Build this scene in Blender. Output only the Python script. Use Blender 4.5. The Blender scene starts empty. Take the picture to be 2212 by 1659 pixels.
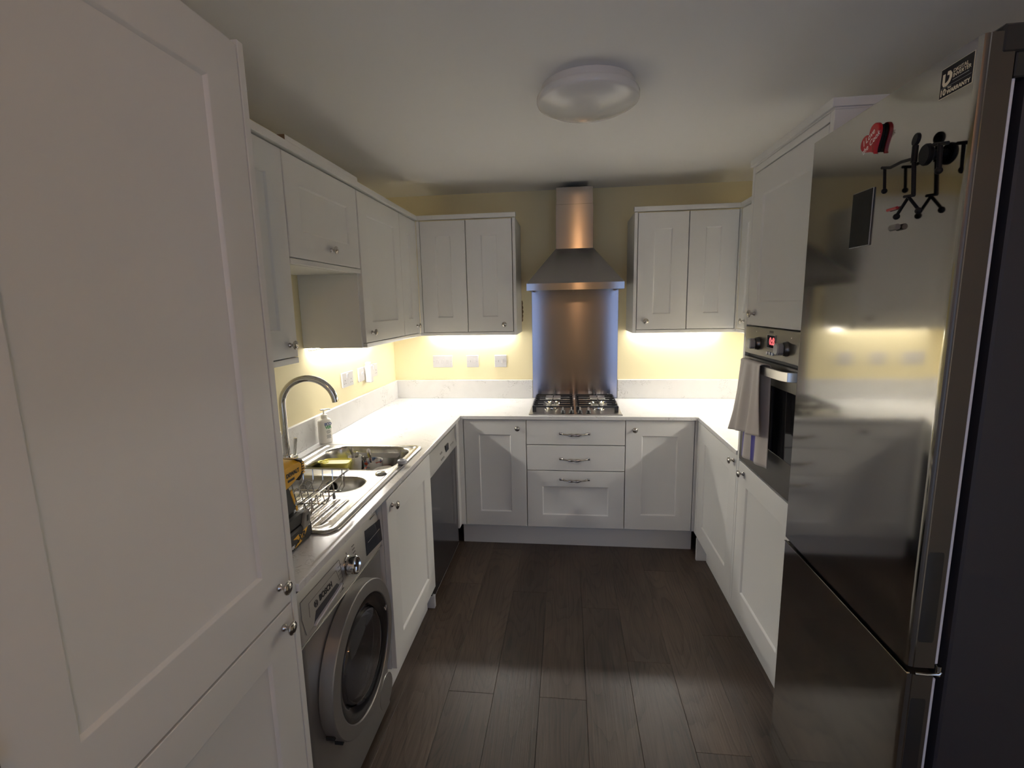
import bpy, bmesh, math, random
from mathutils import Matrix, Vector
random.seed(7)
PI = math.pi
SC = bpy.context.scene
COL = SC.collection

# ------------------------------------------------------------------ camera
F_PX = 1055.232
cam_d = bpy.data.cameras.new('camera')
cam = bpy.data.objects.new('camera', cam_d)
COL.objects.link(cam)
SC.camera = cam
cam_d.sensor_fit = 'HORIZONTAL'
cam_d.sensor_width = 36.0
cam_d.lens = F_PX / 2212.0 * 36.0
cam_d.clip_start = 0.02
PITCH, YAW, ROLL = -0.1599, 0.1147, -0.0199
cam.matrix_world = (Matrix.Translation((-0.0521, -3.6302, 1.5957)) @ Matrix.Rotation(YAW, 4, 'Z')
                    @ Matrix.Rotation(PI / 2 + PITCH, 4, 'X') @ Matrix.Rotation(ROLL, 4, 'Z'))

# ------------------------------------------------------------------ world, exposure
SC.view_settings.view_transform = 'Standard'
SC.view_settings.look = 'None'
SC.view_settings.gamma = 1.0
SC.view_settings.use_curve_mapping = False
SC.view_settings.exposure = 0.50
SC.cycles.use_denoising = True
SC.cycles.max_bounces = 10
SC.cycles.diffuse_bounces = 6
SC.cycles.glossy_bounces = 5
SC.cycles.transmission_bounces = 8
SC.cycles.sample_clamp_indirect = 6.0
SC.cycles.caustics_reflective = False
SC.cycles.caustics_refractive = False

W = bpy.data.worlds.new('dusk_sky')
SC.world = W
W.use_nodes = True
bg = W.node_tree.nodes['Background']
bg.inputs[0].default_value = (0.47, 0.635, 1.0, 1)
bg.inputs[1].default_value = 1.8
SKY_STRENGTH = bg.inputs[1].default_value
LED_POWER = 84.0          # emission strength of the under-cabinet strips
LED_COLOR = (1.0, 0.955, 0.89, 1)
PENDANT_POWER = 48.0

# room box
XL, XR, YB, YR, ZC = -1.379, 1.341, 0.0, -5.0, 2.392

# two tall windows in the rear wall; portals help sampling the sky through them
WINS = ((XL + .03, -.50), (.62, XR - .03)); WZ0, WZ1 = .12, 2.28
for wa, wb_ in WINS:
    pl = bpy.data.lights.new('window_portal', 'AREA')
    pl.shape = 'RECTANGLE'; pl.size = wb_ - wa; pl.size_y = WZ1 - WZ0
    pl.cycles.is_portal = True
    po = bpy.data.objects.new('window_portal', pl)
    COL.objects.link(po)
    po.location = ((wa + wb_) / 2, YR - .11, (WZ0 + WZ1) / 2)
    po.rotation_euler = (PI / 2, 0, 0)      # -Z of the light faces +Y, into the room

# ------------------------------------------------------------------ materials
MATS = {}
def nmat(name):
    m = bpy.data.materials.new(name); m.use_nodes = True
    MATS[name] = m
    nt = m.node_tree
    return m, nt, nt.nodes['Principled BSDF']

def pbr(name, col, rough=0.5, metal=0.0, spec=0.5, var=0.0, vscale=20.0, bump=0.0, bscale=200.0, **kw):
    m, nt, b = nmat(name)
    b.inputs['Base Color'].default_value = (*col, 1)
    b.inputs['Roughness'].default_value = rough
    b.inputs['Metallic'].default_value = metal
    b.inputs['Specular IOR Level'].default_value = spec
    for k, v in kw.items():
        b.inputs[k.replace('_', ' ')].default_value = v
    tc = nt.nodes.new('ShaderNodeTexCoord')
    if var > 0:
        n = nt.nodes.new('ShaderNodeTexNoise'); n.inputs['Scale'].default_value = vscale; n.inputs['Detail'].default_value = 4
        nt.links.new(tc.outputs['Object'], n.inputs['Vector'])
        r = nt.nodes.new('ShaderNodeMapRange'); r.inputs[3].default_value = 1 - var; r.inputs[4].default_value = 1 + var
        nt.links.new(n.outputs['Fac'], r.inputs[0])
        mx = nt.nodes.new('ShaderNodeVectorMath'); mx.operation = 'SCALE'
        mx.inputs[0].default_value = col
        nt.links.new(r.outputs[0], mx.inputs['Scale'])
        nt.links.new(mx.outputs[0], b.inputs['Base Color'])
    if bump > 0:
        n = nt.nodes.new('ShaderNodeTexNoise'); n.inputs['Scale'].default_value = bscale; n.inputs['Detail'].default_value = 3
        nt.links.new(tc.outputs['Object'], n.inputs['Vector'])
        bp = nt.nodes.new('ShaderNodeBump'); bp.inputs['Strength'].default_value = bump; bp.inputs['Distance'].default_value = 0.001
        nt.links.new(n.outputs['Fac'], bp.inputs['Height'])
        nt.links.new(bp.outputs[0], b.inputs['Normal'])
    return m

M_cab = pbr('cabinet_paint', (0.775, 0.77, 0.745), 0.42, spec=0.4, var=0.012, vscale=3, bump=0.02, bscale=120)
M_wall = pbr('yellow_paint', (0.86, 0.77, 0.50), 0.75, spec=0.25, var=0.02, vscale=2.5, bump=0.12, bscale=160)
M_ceil = pbr('ceiling_paint', (0.90, 0.885, 0.86), 0.85, spec=0.2, var=0.01, vscale=2, bump=0.08, bscale=130)
M_white = pbr('white_plastic', (0.80, 0.80, 0.82), 0.3)
M_switch = pbr('switch_plastic', (0.62, 0.61, 0.63), 0.25)
M_dark = pbr('dark_void', (0.015, 0.014, 0.013), 0.7)
M_black = pbr('black_plastic', (0.012, 0.012, 0.013), 0.4)
M_magblack = pbr('magnet_black', (0.006, 0.006, 0.007), 0.5, spec=0.15)
M_blackgloss = pbr('black_gloss', (0.006, 0.006, 0.008), 0.06, spec=0.6)
M_castiron = pbr('cast_iron', (0.012, 0.012, 0.013), 0.35, bump=0.2, bscale=900)
M_chrome = pbr('chrome', (0.72, 0.71, 0.69), 0.07, metal=1.0)
M_nickel = pbr('brushed_nickel', (0.50, 0.47, 0.43), 0.2, metal=1.0)
M_wire = pbr('wire_chrome', (0.60, 0.59, 0.57), 0.16, metal=1.0)
M_greyp = pbr('grey_plastic', (0.33, 0.33, 0.33), 0.4)
M_foot = pbr('pale_grey', (0.52, 0.53, 0.56), 0.5)
M_rubber = pbr('gasket', (0.62, 0.62, 0.66), 0.5)
M_fridgeside = pbr('fridge_side', (0.022, 0.020, 0.026), 0.5, bump=0.15, bscale=700)
M_fridgeedge = pbr('fridge_edge', (0.085, 0.075, 0.064), 0.35, metal=0.6)
M_red = pbr('red_paint', (0.42, 0.012, 0.018), 0.35)
M_cream = pbr('cream_print', (0.80, 0.72, 0.56), 0.5)
M_whiteprint = pbr('white_print', (0.85, 0.83, 0.80), 0.5)
M_blackprint = pbr('black_print', (0.012, 0.012, 0.012), 0.5)
M_greyprint = pbr('grey_print', (0.16, 0.15, 0.14), 0.5)
M_blueprint = pbr('blue_print', (0.02, 0.06, 0.22), 0.5)
M_greenprint = pbr('green_print', (0.05, 0.30, 0.10), 0.5)
M_stickerblack = pbr('sticker_black', (0.010, 0.008, 0.012), 0.45, spec=0.2)
M_slate = pbr('slate_magnet', (0.012, 0.012, 0.012), 0.6, spec=0.15, var=0.4, vscale=40)
M_drillyellow = pbr('drill_yellow', (0.72, 0.38, 0.02), 0.45)
M_drillblack = pbr('drill_black', (0.022, 0.020, 0.018), 0.55)
M_drillgrey = pbr('drill_grey', (0.20, 0.19, 0.17), 0.5)
M_yellowtub = pbr('yellow_tub', (0.95, 0.88, 0.22), 0.35, Subsurface_Weight=0.0)
M_tublid = pbr('tub_inner', (0.86, 0.82, 0.52), 0.4)
M_china = pbr('white_china', (0.80, 0.78, 0.74), 0.15)
M_soap = pbr('soap_bottle', (0.86, 0.84, 0.78), 0.35)
M_pump = pbr('soap_pump', (0.92, 0.91, 0.86), 0.3)
M_chip = pbr('chipped_plaster', (0.18, 0.12, 0.06), 0.9, var=0.5, vscale=120)
M_board = pbr('raw_chipboard', (0.22, 0.13, 0.07), 0.8, var=0.3, vscale=150)
M_frame = pbr('window_frame', (0.75, 0.75, 0.75), 0.4)
M_lampbase = pbr('lamp_base', (0.72, 0.70, 0.66), 0.45)
M_lampshade = pbr('lamp_acrylic', (0.74, 0.725, 0.69), 0.16, spec=0.5)
M_washer = pbr('washer_silver', (0.36, 0.35, 0.335), 0.38, metal=0.75)
M_washer2 = pbr('washer_panel', (0.55, 0.53, 0.49), 0.36, metal=0.55)
M_dwpanel = pbr('dishwasher_panel', (0.62, 0.61, 0.58), 0.35, metal=0.5)
M_dwdoor = pbr('dishwasher_door', (0.16, 0.16, 0.175), 0.14, metal=0.9)
M_recess = pbr('drawer_recess', (0.10, 0.10, 0.11), 0.3, metal=0.5)
M_sinksteel = pbr('sink_steel', (0.46, 0.445, 0.42), 0.26, metal=1.0, bump=0.03, bscale=300)
M_oven = pbr('oven_steel', (0.17, 0.16, 0.145), 0.33, metal=1.0)
M_ovenhandle = pbr('oven_handle', (0.62, 0.60, 0.56), 0.28, metal=0.8)
M_ovenglass = pbr('oven_glass', (0.008, 0.008, 0.009), 0.05, spec=0.7)

def emis(name, col, s):
    m, nt, b = nmat(name)
    b.inputs['Base Color'].default_value = (0.8, 0.8, 0.8, 1)
    b.inputs['Emission Color'].default_value = col
    b.inputs['Emission Strength'].default_value = s
    return m
M_led = emis('led_diffuser', LED_COLOR, LED_POWER)
M_digit = emis('red_digit', (1.0, 0.01, 0.04, 1), 0.55)
M_bulb = emis('pendant_glass', (1.0, 0.50, 0.20, 1), PENDANT_POWER)

def steel(name, col, rough, aniso=0.0, rot=0.0, streak=0.0, sscale=(2, 2, 300)):
    m, nt, b = nmat(name)
    b.inputs['Base Color'].default_value = (*col, 1)
    b.inputs['Metallic'].default_value = 1.0
    b.inputs['Roughness'].default_value = rough
    b.inputs['Anisotropic'].default_value = aniso
    b.inputs['Anisotropic Rotation'].default_value = rot
    if aniso > 0:
        t = nt.nodes.new('ShaderNodeTangent'); t.direction_type = 'RADIAL'; t.axis = 'Z'
        nt.links.new(t.outputs[0], b.inputs['Tangent'])
    if streak > 0:
        tc = nt.nodes.new('ShaderNodeTexCoord')
        mp = nt.nodes.new('ShaderNodeMapping'); mp.inputs['Scale'].default_value = sscale
        nt.links.new(tc.outputs['Object'], mp.inputs['Vector'])
        n = nt.nodes.new('ShaderNodeTexNoise'); n.inputs['Scale'].default_value = 1.0; n.inputs['Detail'].default_value = 5
        nt.links.new(mp.outputs[0], n.inputs['Vector'])
        r = nt.nodes.new('ShaderNodeMapRange')
        r.inputs[3].default_value = rough - streak; r.inputs[4].default_value = rough + streak
        nt.links.new(n.outputs['Fac'], r.inputs[0]); nt.links.new(r.outputs[0], b.inputs['Roughness'])
    return m
M_fridge = steel('fridge_steel', (0.44, 0.43, 0.405), 0.085, streak=0.012, sscale=(3, 3, 6))
M_hood = steel('hood_steel', (0.35, 0.335, 0.34), 0.175, aniso=0.97, rot=0.25)
M_splash = steel('splash_steel', (0.34, 0.32, 0.345), 0.18, aniso=0.97, rot=0.25, streak=0.03, sscale=(9, 9, 1.2))
M_hob = steel('hob_steel', (0.50, 0.48, 0.45), 0.3)

def make_glass(name, col, rough=0.0):
    m, nt, b = nmat(name)
    b.inputs['Base Color'].default_value = (*col, 1)
    b.inputs['Roughness'].default_value = rough
    b.inputs['Transmission Weight'].default_value = 1.0
    b.inputs['IOR'].default_value = 1.45
    return m
M_doorglass = make_glass('porthole_glass', (0.42, 0.42, 0.45))
def make_pane():
    m, nt, b = nmat('window_glass')
    tr = nt.nodes.new('ShaderNodeBsdfTransparent'); tr.inputs[0].default_value = (0.94, 0.95, 0.96, 1)
    gl = nt.nodes.new('ShaderNodeBsdfGlossy'); gl.inputs['Roughness'].default_value = 0.02
    mx = nt.nodes.new('ShaderNodeMixShader'); mx.inputs[0].default_value = 0.07
    nt.links.new(tr.outputs[0], mx.inputs[1]); nt.links.new(gl.outputs[0], mx.inputs[2])
    nt.links.new(mx.outputs[0], nt.nodes['Material Output'].inputs[0])
    return m
M_pane = make_pane()

def make_quartz():
    m, nt, b = nmat('white_quartz')
    tc = nt.nodes.new('ShaderNodeTexCoord')
    n1 = nt.nodes.new('ShaderNodeTexNoise'); n1.inputs['Scale'].default_value = 5; n1.inputs['Detail'].default_value = 6; n1.inputs['Distortion'].default_value = 1.2
    n2 = nt.nodes.new('ShaderNodeTexNoise'); n2.inputs['Scale'].default_value = 18; n2.inputs['Detail'].default_value = 5; n2.inputs['Distortion'].default_value = 2.0
    n3 = nt.nodes.new('ShaderNodeTexNoise'); n3.inputs['Scale'].default_value = 7; n3.inputs['Detail'].default_value = 2
    for n in (n1, n2, n3): nt.links.new(tc.outputs['Object'], n.inputs['Vector'])
    # thin squiggles where the fine noise crosses 0.5, only in patches
    s = nt.nodes.new('ShaderNodeMath'); s.operation = 'SUBTRACT'; s.inputs[1].default_value = 0.5
    nt.links.new(n2.outputs['Fac'], s.inputs[0])
    a = nt.nodes.new('ShaderNodeMath'); a.operation = 'ABSOLUTE'; nt.links.new(s.outputs[0], a.inputs[0])
    r = nt.nodes.new('ShaderNodeMapRange'); r.inputs[1].default_value = 0.0; r.inputs[2].default_value = 0.018; r.inputs[3].default_value = 1; r.inputs[4].default_value = 0
    nt.links.new(a.outputs[0], r.inputs[0])
    p = nt.nodes.new('ShaderNodeMapRange'); p.inputs[1].default_value = 0.52; p.inputs[2].default_value = 0.62
    nt.links.new(n3.outputs['Fac'], p.inputs[0])
    mu = nt.nodes.new('ShaderNodeMath'); mu.operation = 'MULTIPLY'; nt.links.new(r.outputs[0], mu.inputs[0]); nt.links.new(p.outputs[0], mu.inputs[1])
    mu2 = nt.nodes.new('ShaderNodeMath'); mu2.operation = 'MULTIPLY'; mu2.inputs[1].default_value = 0.75; nt.links.new(mu.outputs[0], mu2.inputs[0])
    base = nt.nodes.new('ShaderNodeMix'); base.data_type = 'RGBA'
    base.inputs[6].default_value = (0.66, 0.655, 0.65, 1); base.inputs[7].default_value = (0.75, 0.745, 0.74, 1)
    nt.links.new(n1.outputs['Fac'], base.inputs[0])
    v = nt.nodes.new('ShaderNodeMix'); v.data_type = 'RGBA'; v.inputs[7].default_value = (0.24, 0.22, 0.21, 1)
    nt.links.new(mu2.outputs[0], v.inputs[0]); nt.links.new(base.outputs[2], v.inputs[6])
    nt.links.new(v.outputs[2], b.inputs['Base Color'])
    b.inputs['Roughness'].default_value = 0.22
    return m
M_quartz = make_quartz()

def make_wood():
    m, nt, b = nmat('dark_oak_vinyl')
    N = nt.nodes; L = nt.links
    tc = N.new('ShaderNodeTexCoord'); oi = N.new('ShaderNodeObjectInfo')
    off = N.new('ShaderNodeVectorMath'); off.operation = 'MULTIPLY_ADD'
    cmb = N.new('ShaderNodeCombineXYZ')
    for k in range(3): L.new(oi.outputs['Random'], cmb.inputs[k])
    L.new(cmb.outputs[0], off.inputs[0]); off.inputs[1].default_value = (37.0, 53.0, 11.0); L.new(tc.outputs['Object'], off.inputs[2])
    # wavy cathedral grain
    mp = N.new('ShaderNodeMapping'); mp.inputs['Scale'].default_value = (5.0, 0.75, 1); L.new(off.outputs[0], mp.inputs['Vector'])
    n0 = N.new('ShaderNodeTexNoise'); n0.inputs['Scale'].default_value = 1.0; n0.inputs['Detail'].default_value = 1.5; L.new(mp.outputs[0], n0.inputs['Vector'])
    m1 = N.new('ShaderNodeMath'); m1.operation = 'MULTIPLY'; m1.inputs[1].default_value = 26.0; L.new(n0.outputs['Fac'], m1.inputs[0])
    m2 = N.new('ShaderNodeMath'); m2.operation = 'FRACT'; L.new(m1.outputs[0], m2.inputs[0])
    m3 = N.new('ShaderNodeMapRange'); m3.inputs[1].default_value = 0.0; m3.inputs[2].default_value = 0.45; m3.inputs[3].default_value = 1; m3.inputs[4].default_value = 0; L.new(m2.outputs[0], m3.inputs[0])
    # fine streaks along the plank
    mp2 = N.new('ShaderNodeMapping'); mp2.inputs['Scale'].default_value = (160.0, 4.0, 1); L.new(off.outputs[0], mp2.inputs['Vector'])
    n1 = N.new('ShaderNodeTexNoise'); n1.inputs['Scale'].default_value = 1.0; n1.inputs['Detail'].default_value = 5; L.new(mp2.outputs[0], n1.inputs['Vector'])
    # broad tone and knots
    mp3 = N.new('ShaderNodeMapping'); mp3.inputs['Scale'].default_value = (7.0, 2.2, 1); L.new(off.outputs[0], mp3.inputs['Vector'])
    n2 = N.new('ShaderNodeTexNoise'); n2.inputs['Scale'].default_value = 1.0; n2.inputs['Detail'].default_value = 4; L.new(mp3.outputs[0], n2.inputs['Vector'])
    cr = N.new('ShaderNodeValToRGB')
    e = cr.color_ramp.elements
    e[0].position = 0.28; e[0].color = (0.029, 0.020, 0.0145, 1)
    e[1].position = 0.72; e[1].color = (0.112, 0.080, 0.058, 1)
    el = cr.color_ramp.elements.new(0.5); el.color = (0.076, 0.054, 0.040, 1)
    ad = N.new('ShaderNodeMath'); ad.operation = 'MULTIPLY_ADD'; ad.inputs[1].default_value = 0.55; L.new(n1.outputs['Fac'], ad.inputs[0]); 
    m4 = N.new('ShaderNodeMath'); m4.operation = 'MULTIPLY'; m4.inputs[1].default_value = 0.52; L.new(n2.outputs['Fac'], m4.inputs[0]); L.new(m4.outputs[0], ad.inputs[2])
    m5 = N.new('ShaderNodeMath'); m5.operation = 'MULTIPLY_ADD'; m5.inputs[1].default_value = -0.13; L.new(m3.outputs[0], m5.inputs[0]); L.new(ad.outputs[0], m5.inputs[2])
    L.new(m5.outputs[0], cr.inputs[0])
    hv = N.new('ShaderNodeHueSaturation'); L.new(cr.outputs[0], hv.inputs['Color'])
    rr = N.new('ShaderNodeMapRange'); rr.inputs[3].default_value = 0.82; rr.inputs[4].default_value = 1.18; L.new(oi.outputs['Random'], rr.inputs[0]); L.new(rr.outputs[0], hv.inputs['Value'])
    L.new(hv.outputs[0], b.inputs['Base Color'])
    rg = N.new('ShaderNodeMapRange'); rg.inputs[3].default_value = 0.34; rg.inputs[4].default_value = 0.52; L.new(n1.outputs['Fac'], rg.inputs[0]); L.new(rg.outputs[0], b.inputs['Roughness'])
    bp = N.new('ShaderNodeBump'); bp.inputs['Strength'].default_value = 0.6; bp.inputs['Distance'].default_value = 0.002
    L.new(m5.outputs[0], bp.inputs['Height']); L.new(bp.outputs[0], b.inputs['Normal'])
    b.inputs['Specular IOR Level'].default_value = 0.5
    return m
M_wood = make_wood()

def make_cloth():
    m, nt, b = nmat('towel_cotton')
    N = nt.nodes; L = nt.links
    uv = N.new('ShaderNodeUVMap'); uv.uv_map = 'UVMap'
    sp = N.new('ShaderNodeSeparateXYZ'); L.new(uv.outputs[0], sp.inputs[0])
    # woven blue stripes: bands along the length, printed on the last part of the towel
    def band(c, w, src):
        s = N.new('ShaderNodeMath'); s.operation = 'SUBTRACT'; s.inputs[1].default_value = c; L.new(src, s.inputs[0])
        a = N.new('ShaderNodeMath'); a.operation = 'ABSOLUTE'; L.new(s.outputs[0], a.inputs[0])
        l = N.new('ShaderNodeMath'); l.operation = 'LESS_THAN'; l.inputs[1].default_value = w; L.new(a.outputs[0], l.inputs[0])
        return l.outputs[0]
    b1 = band(0.05, 0.055, sp.outputs[0]); b2 = band(0.46, 0.075, sp.outputs[0])
    mxm = N.new('ShaderNodeMath'); mxm.operation = 'MAXIMUM'; L.new(b1, mxm.inputs[0]); L.new(b2, mxm.inputs[1])
    g = N.new('ShaderNodeMath'); g.operation = 'GREATER_THAN'; g.inputs[1].default_value = 0.55; L.new(sp.outputs[1], g.inputs[0])
    mm = N.new('ShaderNodeMath'); mm.operation = 'MULTIPLY'; L.new(mxm.outputs[0], mm.inputs[0]); L.new(g.outputs[0], mm.inputs[1])
    mx = N.new('ShaderNodeMix'); mx.data_type = 'RGBA'
    mx.inputs[6].default_value = (0.50, 0.46, 0.425, 1); mx.inputs[7].default_value = (0.055, 0.05, 0.27, 1)
    L.new(mm.outputs[0], mx.inputs[0]); L.new(mx.outputs[2], b.inputs['Base Color'])
    b.inputs['Roughness'].default_value = 0.9
    b.inputs['Sheen Weight'].default_value = 0.2
    n = N.new('ShaderNodeTexNoise'); n.inputs['Scale'].default_value = 600
    bp = N.new('ShaderNodeBump'); bp.inputs['Strength'].default_value = 0.25; bp.inputs['Distance'].default_value = 0.001
    L.new(n.outputs['Fac'], bp.inputs['Height']); L.new(bp.outputs[0], b.inputs['Normal'])
    return m
M_cloth = make_cloth()

def make_mugprint():
    m, nt, b = nmat('mug_floral')
    N = nt.nodes; L = nt.links
    tc = N.new('ShaderNodeTexCoord')
    v = N.new('ShaderNodeTexVoronoi'); v.inputs['Scale'].default_value = 45; L.new(tc.outputs['Object'], v.inputs['Vector'])
    n = N.new('ShaderNodeTexNoise'); n.inputs['Scale'].default_value = 22; L.new(tc.outputs['Object'], n.inputs['Vector'])
    r = N.new('ShaderNodeMapRange'); r.inputs[1].default_value = 0.50; r.inputs[2].default_value = 0.56; L.new(n.outputs['Fac'], r.inputs[0])
    cr = N.new('ShaderNodeValToRGB'); cr.color_ramp.interpolation = 'CONSTANT'
    cr.color_ramp.elements[0].color = (0.10, 0.16, 0.30, 1); cr.color_ramp.elements[1].position = 0.6; cr.color_ramp.elements[1].color = (0.45, 0.08, 0.05, 1)
    L.new(v.outputs['Color'], cr.inputs[0])
    mx = N.new('ShaderNodeMix'); mx.data_type = 'RGBA'; mx.inputs[6].default_value = (0.80, 0.79, 0.76, 1)
    L.new(cr.outputs[0], mx.inputs[7]); L.new(r.outputs[0], mx.inputs[0]); L.new(mx.outputs[2], b.inputs['Base Color'])
    b.inputs['Roughness'].default_value = 0.15
    return m
M_mug = make_mugprint()

# ------------------------------------------------------------------ mesh helpers
class MB:
    def __init__(s): s.v = []; s.f = []
    def add(s, vs, fs):
        o = len(s.v); s.v += [tuple(v) for v in vs]; s.f += [tuple(i + o for i in f) for f in fs]; return s
    def box(s, x0, x1, y0, y1, z0, z1, b=0.0):
        if x0 > x1: x0, x1 = x1, x0
        if y0 > y1: y0, y1 = y1, y0
        if z0 > z1: z0, z1 = z1, z0
        if b <= 0:
            vs = [(x, y, z) for z in (z0, z1) for y in (y0, y1) for x in (x0, x1)]
            return s.add(vs, [(0, 2, 3, 1), (4, 5, 7, 6), (0, 1, 5, 4), (2, 6, 7, 3), (0, 4, 6, 2), (1, 3, 7, 5)])
        b = min(b, (x1 - x0) * .49, (y1 - y0) * .49, (z1 - z0) * .49)
        X = (x0, x1); Y = (y0, y1); Z = (z0, z1); vs = []; idx = {}
        for i in (0, 1):
            for j in (0, 1):
                for k in (0, 1):
                    bx = X[i] + (b if i == 0 else -b); by = Y[j] + (b if j == 0 else -b); bz = Z[k] + (b if k == 0 else -b)
                    for ax, p in enumerate(((X[i], by, bz), (bx, Y[j], bz), (bx, by, Z[k]))):
                        idx[(i, j, k, ax)] = len(vs); vs.append(p)
        fs = []
        for i in (0, 1):
            fs.append([idx[(i, j, k, 0)] for j, k in ((0, 0), (1, 0), (1, 1), (0, 1))])
            fs.append([idx[(j, i, k, 1)] for j, k in ((0, 0), (1, 0), (1, 1), (0, 1))])
            fs.append([idx[(j, k, i, 2)] for j, k in ((0, 0), (1, 0), (1, 1), (0, 1))])
        for a in (0, 1):
            for c in (0, 1):
                fs.append([idx[(a, c, 0, 0)], idx[(a, c, 1, 0)], idx[(a, c, 1, 1)], idx[(a, c, 0, 1)]])
                fs.append([idx[(a, 0, c, 0)], idx[(a, 1, c, 0)], idx[(a, 1, c, 2)], idx[(a, 0, c, 2)]])
                fs.append([idx[(0, a, c, 1)], idx[(1, a, c, 1)], idx[(1, a, c, 2)], idx[(0, a, c, 2)]])
        for i in (0, 1):
            for j in (0, 1):
                for k in (0, 1): fs.append([idx[(i, j, k, a)] for a in range(3)])
        return s.add(vs, fs)
    def rings(s, rings, close_start=True, close_end=True, closed=False):
        n = len(rings[0]); vs = [p for r in rings for p in r]; fs = []
        m = len(rings)
        for i in range(m if closed else m - 1):
            a = i * n; c = ((i + 1) % m) * n
            for k in range(n): fs.append((a + k, a + (k + 1) % n, c + (k + 1) % n, c + k))
        if not closed:
            if close_start: fs.append(tuple(range(n))[::-1])
            if close_end: fs.append(tuple((m - 1) * n + k for k in range(n)))
        return s.add(vs, fs)
    def lathe(s, prof, origin=(0, 0, 0), axis=(0, 0, 1), n=24, close=True):
        ax = Vector(axis).normalized(); t = Vector((1, 0, 0)) if abs(ax.x) < .9 else Vector((0, 1, 0))
        u = ax.cross(t).normalized(); w = ax.cross(u); o = Vector(origin)
        rs = [[o + ax * h + (u * math.cos(2 * PI * k / n) + w * math.sin(2 * PI * k / n)) * max(r, 1e-5) for k in range(n)] for r, h in prof]
        return s.rings(rs, close, close)
    def cyl(s, p0, p1, r0, r1=None, n=16):
        p0 = Vector(p0); p1 = Vector(p1); r1 = r0 if r1 is None else r1
        return s.lathe([(r0, 0), (r1, (p1 - p0).length)], p0, p1 - p0, n)
    def tube(s, path, r, n=8, closed=False, ell=None):
        P = [Vector(p) for p in path]; m = len(P); rs = []; up = None
        for i in range(m):
            if closed: t = P[(i + 1) % m] - P[i - 1]
            else: t = P[min(i + 1, m - 1)] - P[max(i - 1, 0)]
            t.normalize()
            if up is None:
                up = Vector((0, 0, 1)) if abs(t.z) < .9 else Vector((1, 0, 0))
            u = t.cross(up)
            if u.length < 1e-4: u = t.cross(Vector((0, 1, 0)))
            u.normalize(); w = u.cross(t).normalized(); up = w
            rr = r[i] if isinstance(r, (list, tuple)) else r
            e = ell or (1, 1)
            rs.append([P[i] + u * (math.cos(2 * PI * k / n) * rr * e[0]) + w * (math.sin(2 * PI * k / n) * rr * e[1]) for k in range(n)])
        return s.rings(rs, closed=closed)
    def prism(s, poly, d0, d1, plane='xz', bev=0.0):
        # poly in the plane, extruded along the remaining axis
        def P(a, c, d):
            return {'xz': (a, d, c), 'yz': (d, a, c), 'xy': (a, c, d)}[plane]
        if bev <= 0:
            return s.rings([[P(a, c, d0) for a, c in poly], [P(a, c, d1) for a, c in poly]])
        n = len(poly); sg = 1 if d1 > d0 else -1
        ar = sum(poly[i][0] * poly[(i + 1) % n][1] - poly[(i + 1) % n][0] * poly[i][1] for i in range(n))
        o = 1 if ar > 0 else -1
        ins = []
        for i in range(n):
            p0, p1, p2 = Vector(poly[i - 1]), Vector(poly[i]), Vector(poly[(i + 1) % n])
            e1 = (p1 - p0).normalized(); e2 = (p2 - p1).normalized()
            n1 = Vector((-e1.y, e1.x)) * o; n2 = Vector((-e2.y, e2.x)) * o
            q = n1 + n2; q = q / max(q.length_squared / 2, .35)
            ins.append(tuple(p1 + q * bev))
        return s.rings([[P(a, c, d0) for a, c in ins], [P(a, c, d0 + sg * bev) for a, c in poly],
                        [P(a, c, d1 - sg * bev) for a, c in poly], [P(a, c, d1) for a, c in ins]])
    def sphere(s, c, r, n=16, m=10, sc=(1, 1, 1)):
        rs = []
        for j in range(m + 1):
            th = PI * j / m; rr = max(math.sin(th), 1e-4)
            rs.append([(c[0] + r * sc[0] * rr * math.cos(2 * PI * k / n), c[1] + r * sc[1] * rr * math.sin(2 * PI * k / n), c[2] - r * sc[2] * math.cos(th)) for k in range(n)])
        return s.rings(rs)
    def xform(s, M):
        s.v = [tuple(M @ Vector(v)) for v in s.v]; return s
    def mesh(s, name, smooth=38):
        me = bpy.data.meshes.new(name)
        me.from_pydata(s.v, [], s.f)
        bm = bmesh.new(); bm.from_mesh(me)
        bmesh.ops.recalc_face_normals(bm, faces=bm.faces)
        bm.to_mesh(me); bm.free()
        if smooth:
            for p in me.polygons: p.use_smooth = True
            me.set_sharp_from_angle(angle=math.radians(smooth))
        return me

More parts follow.
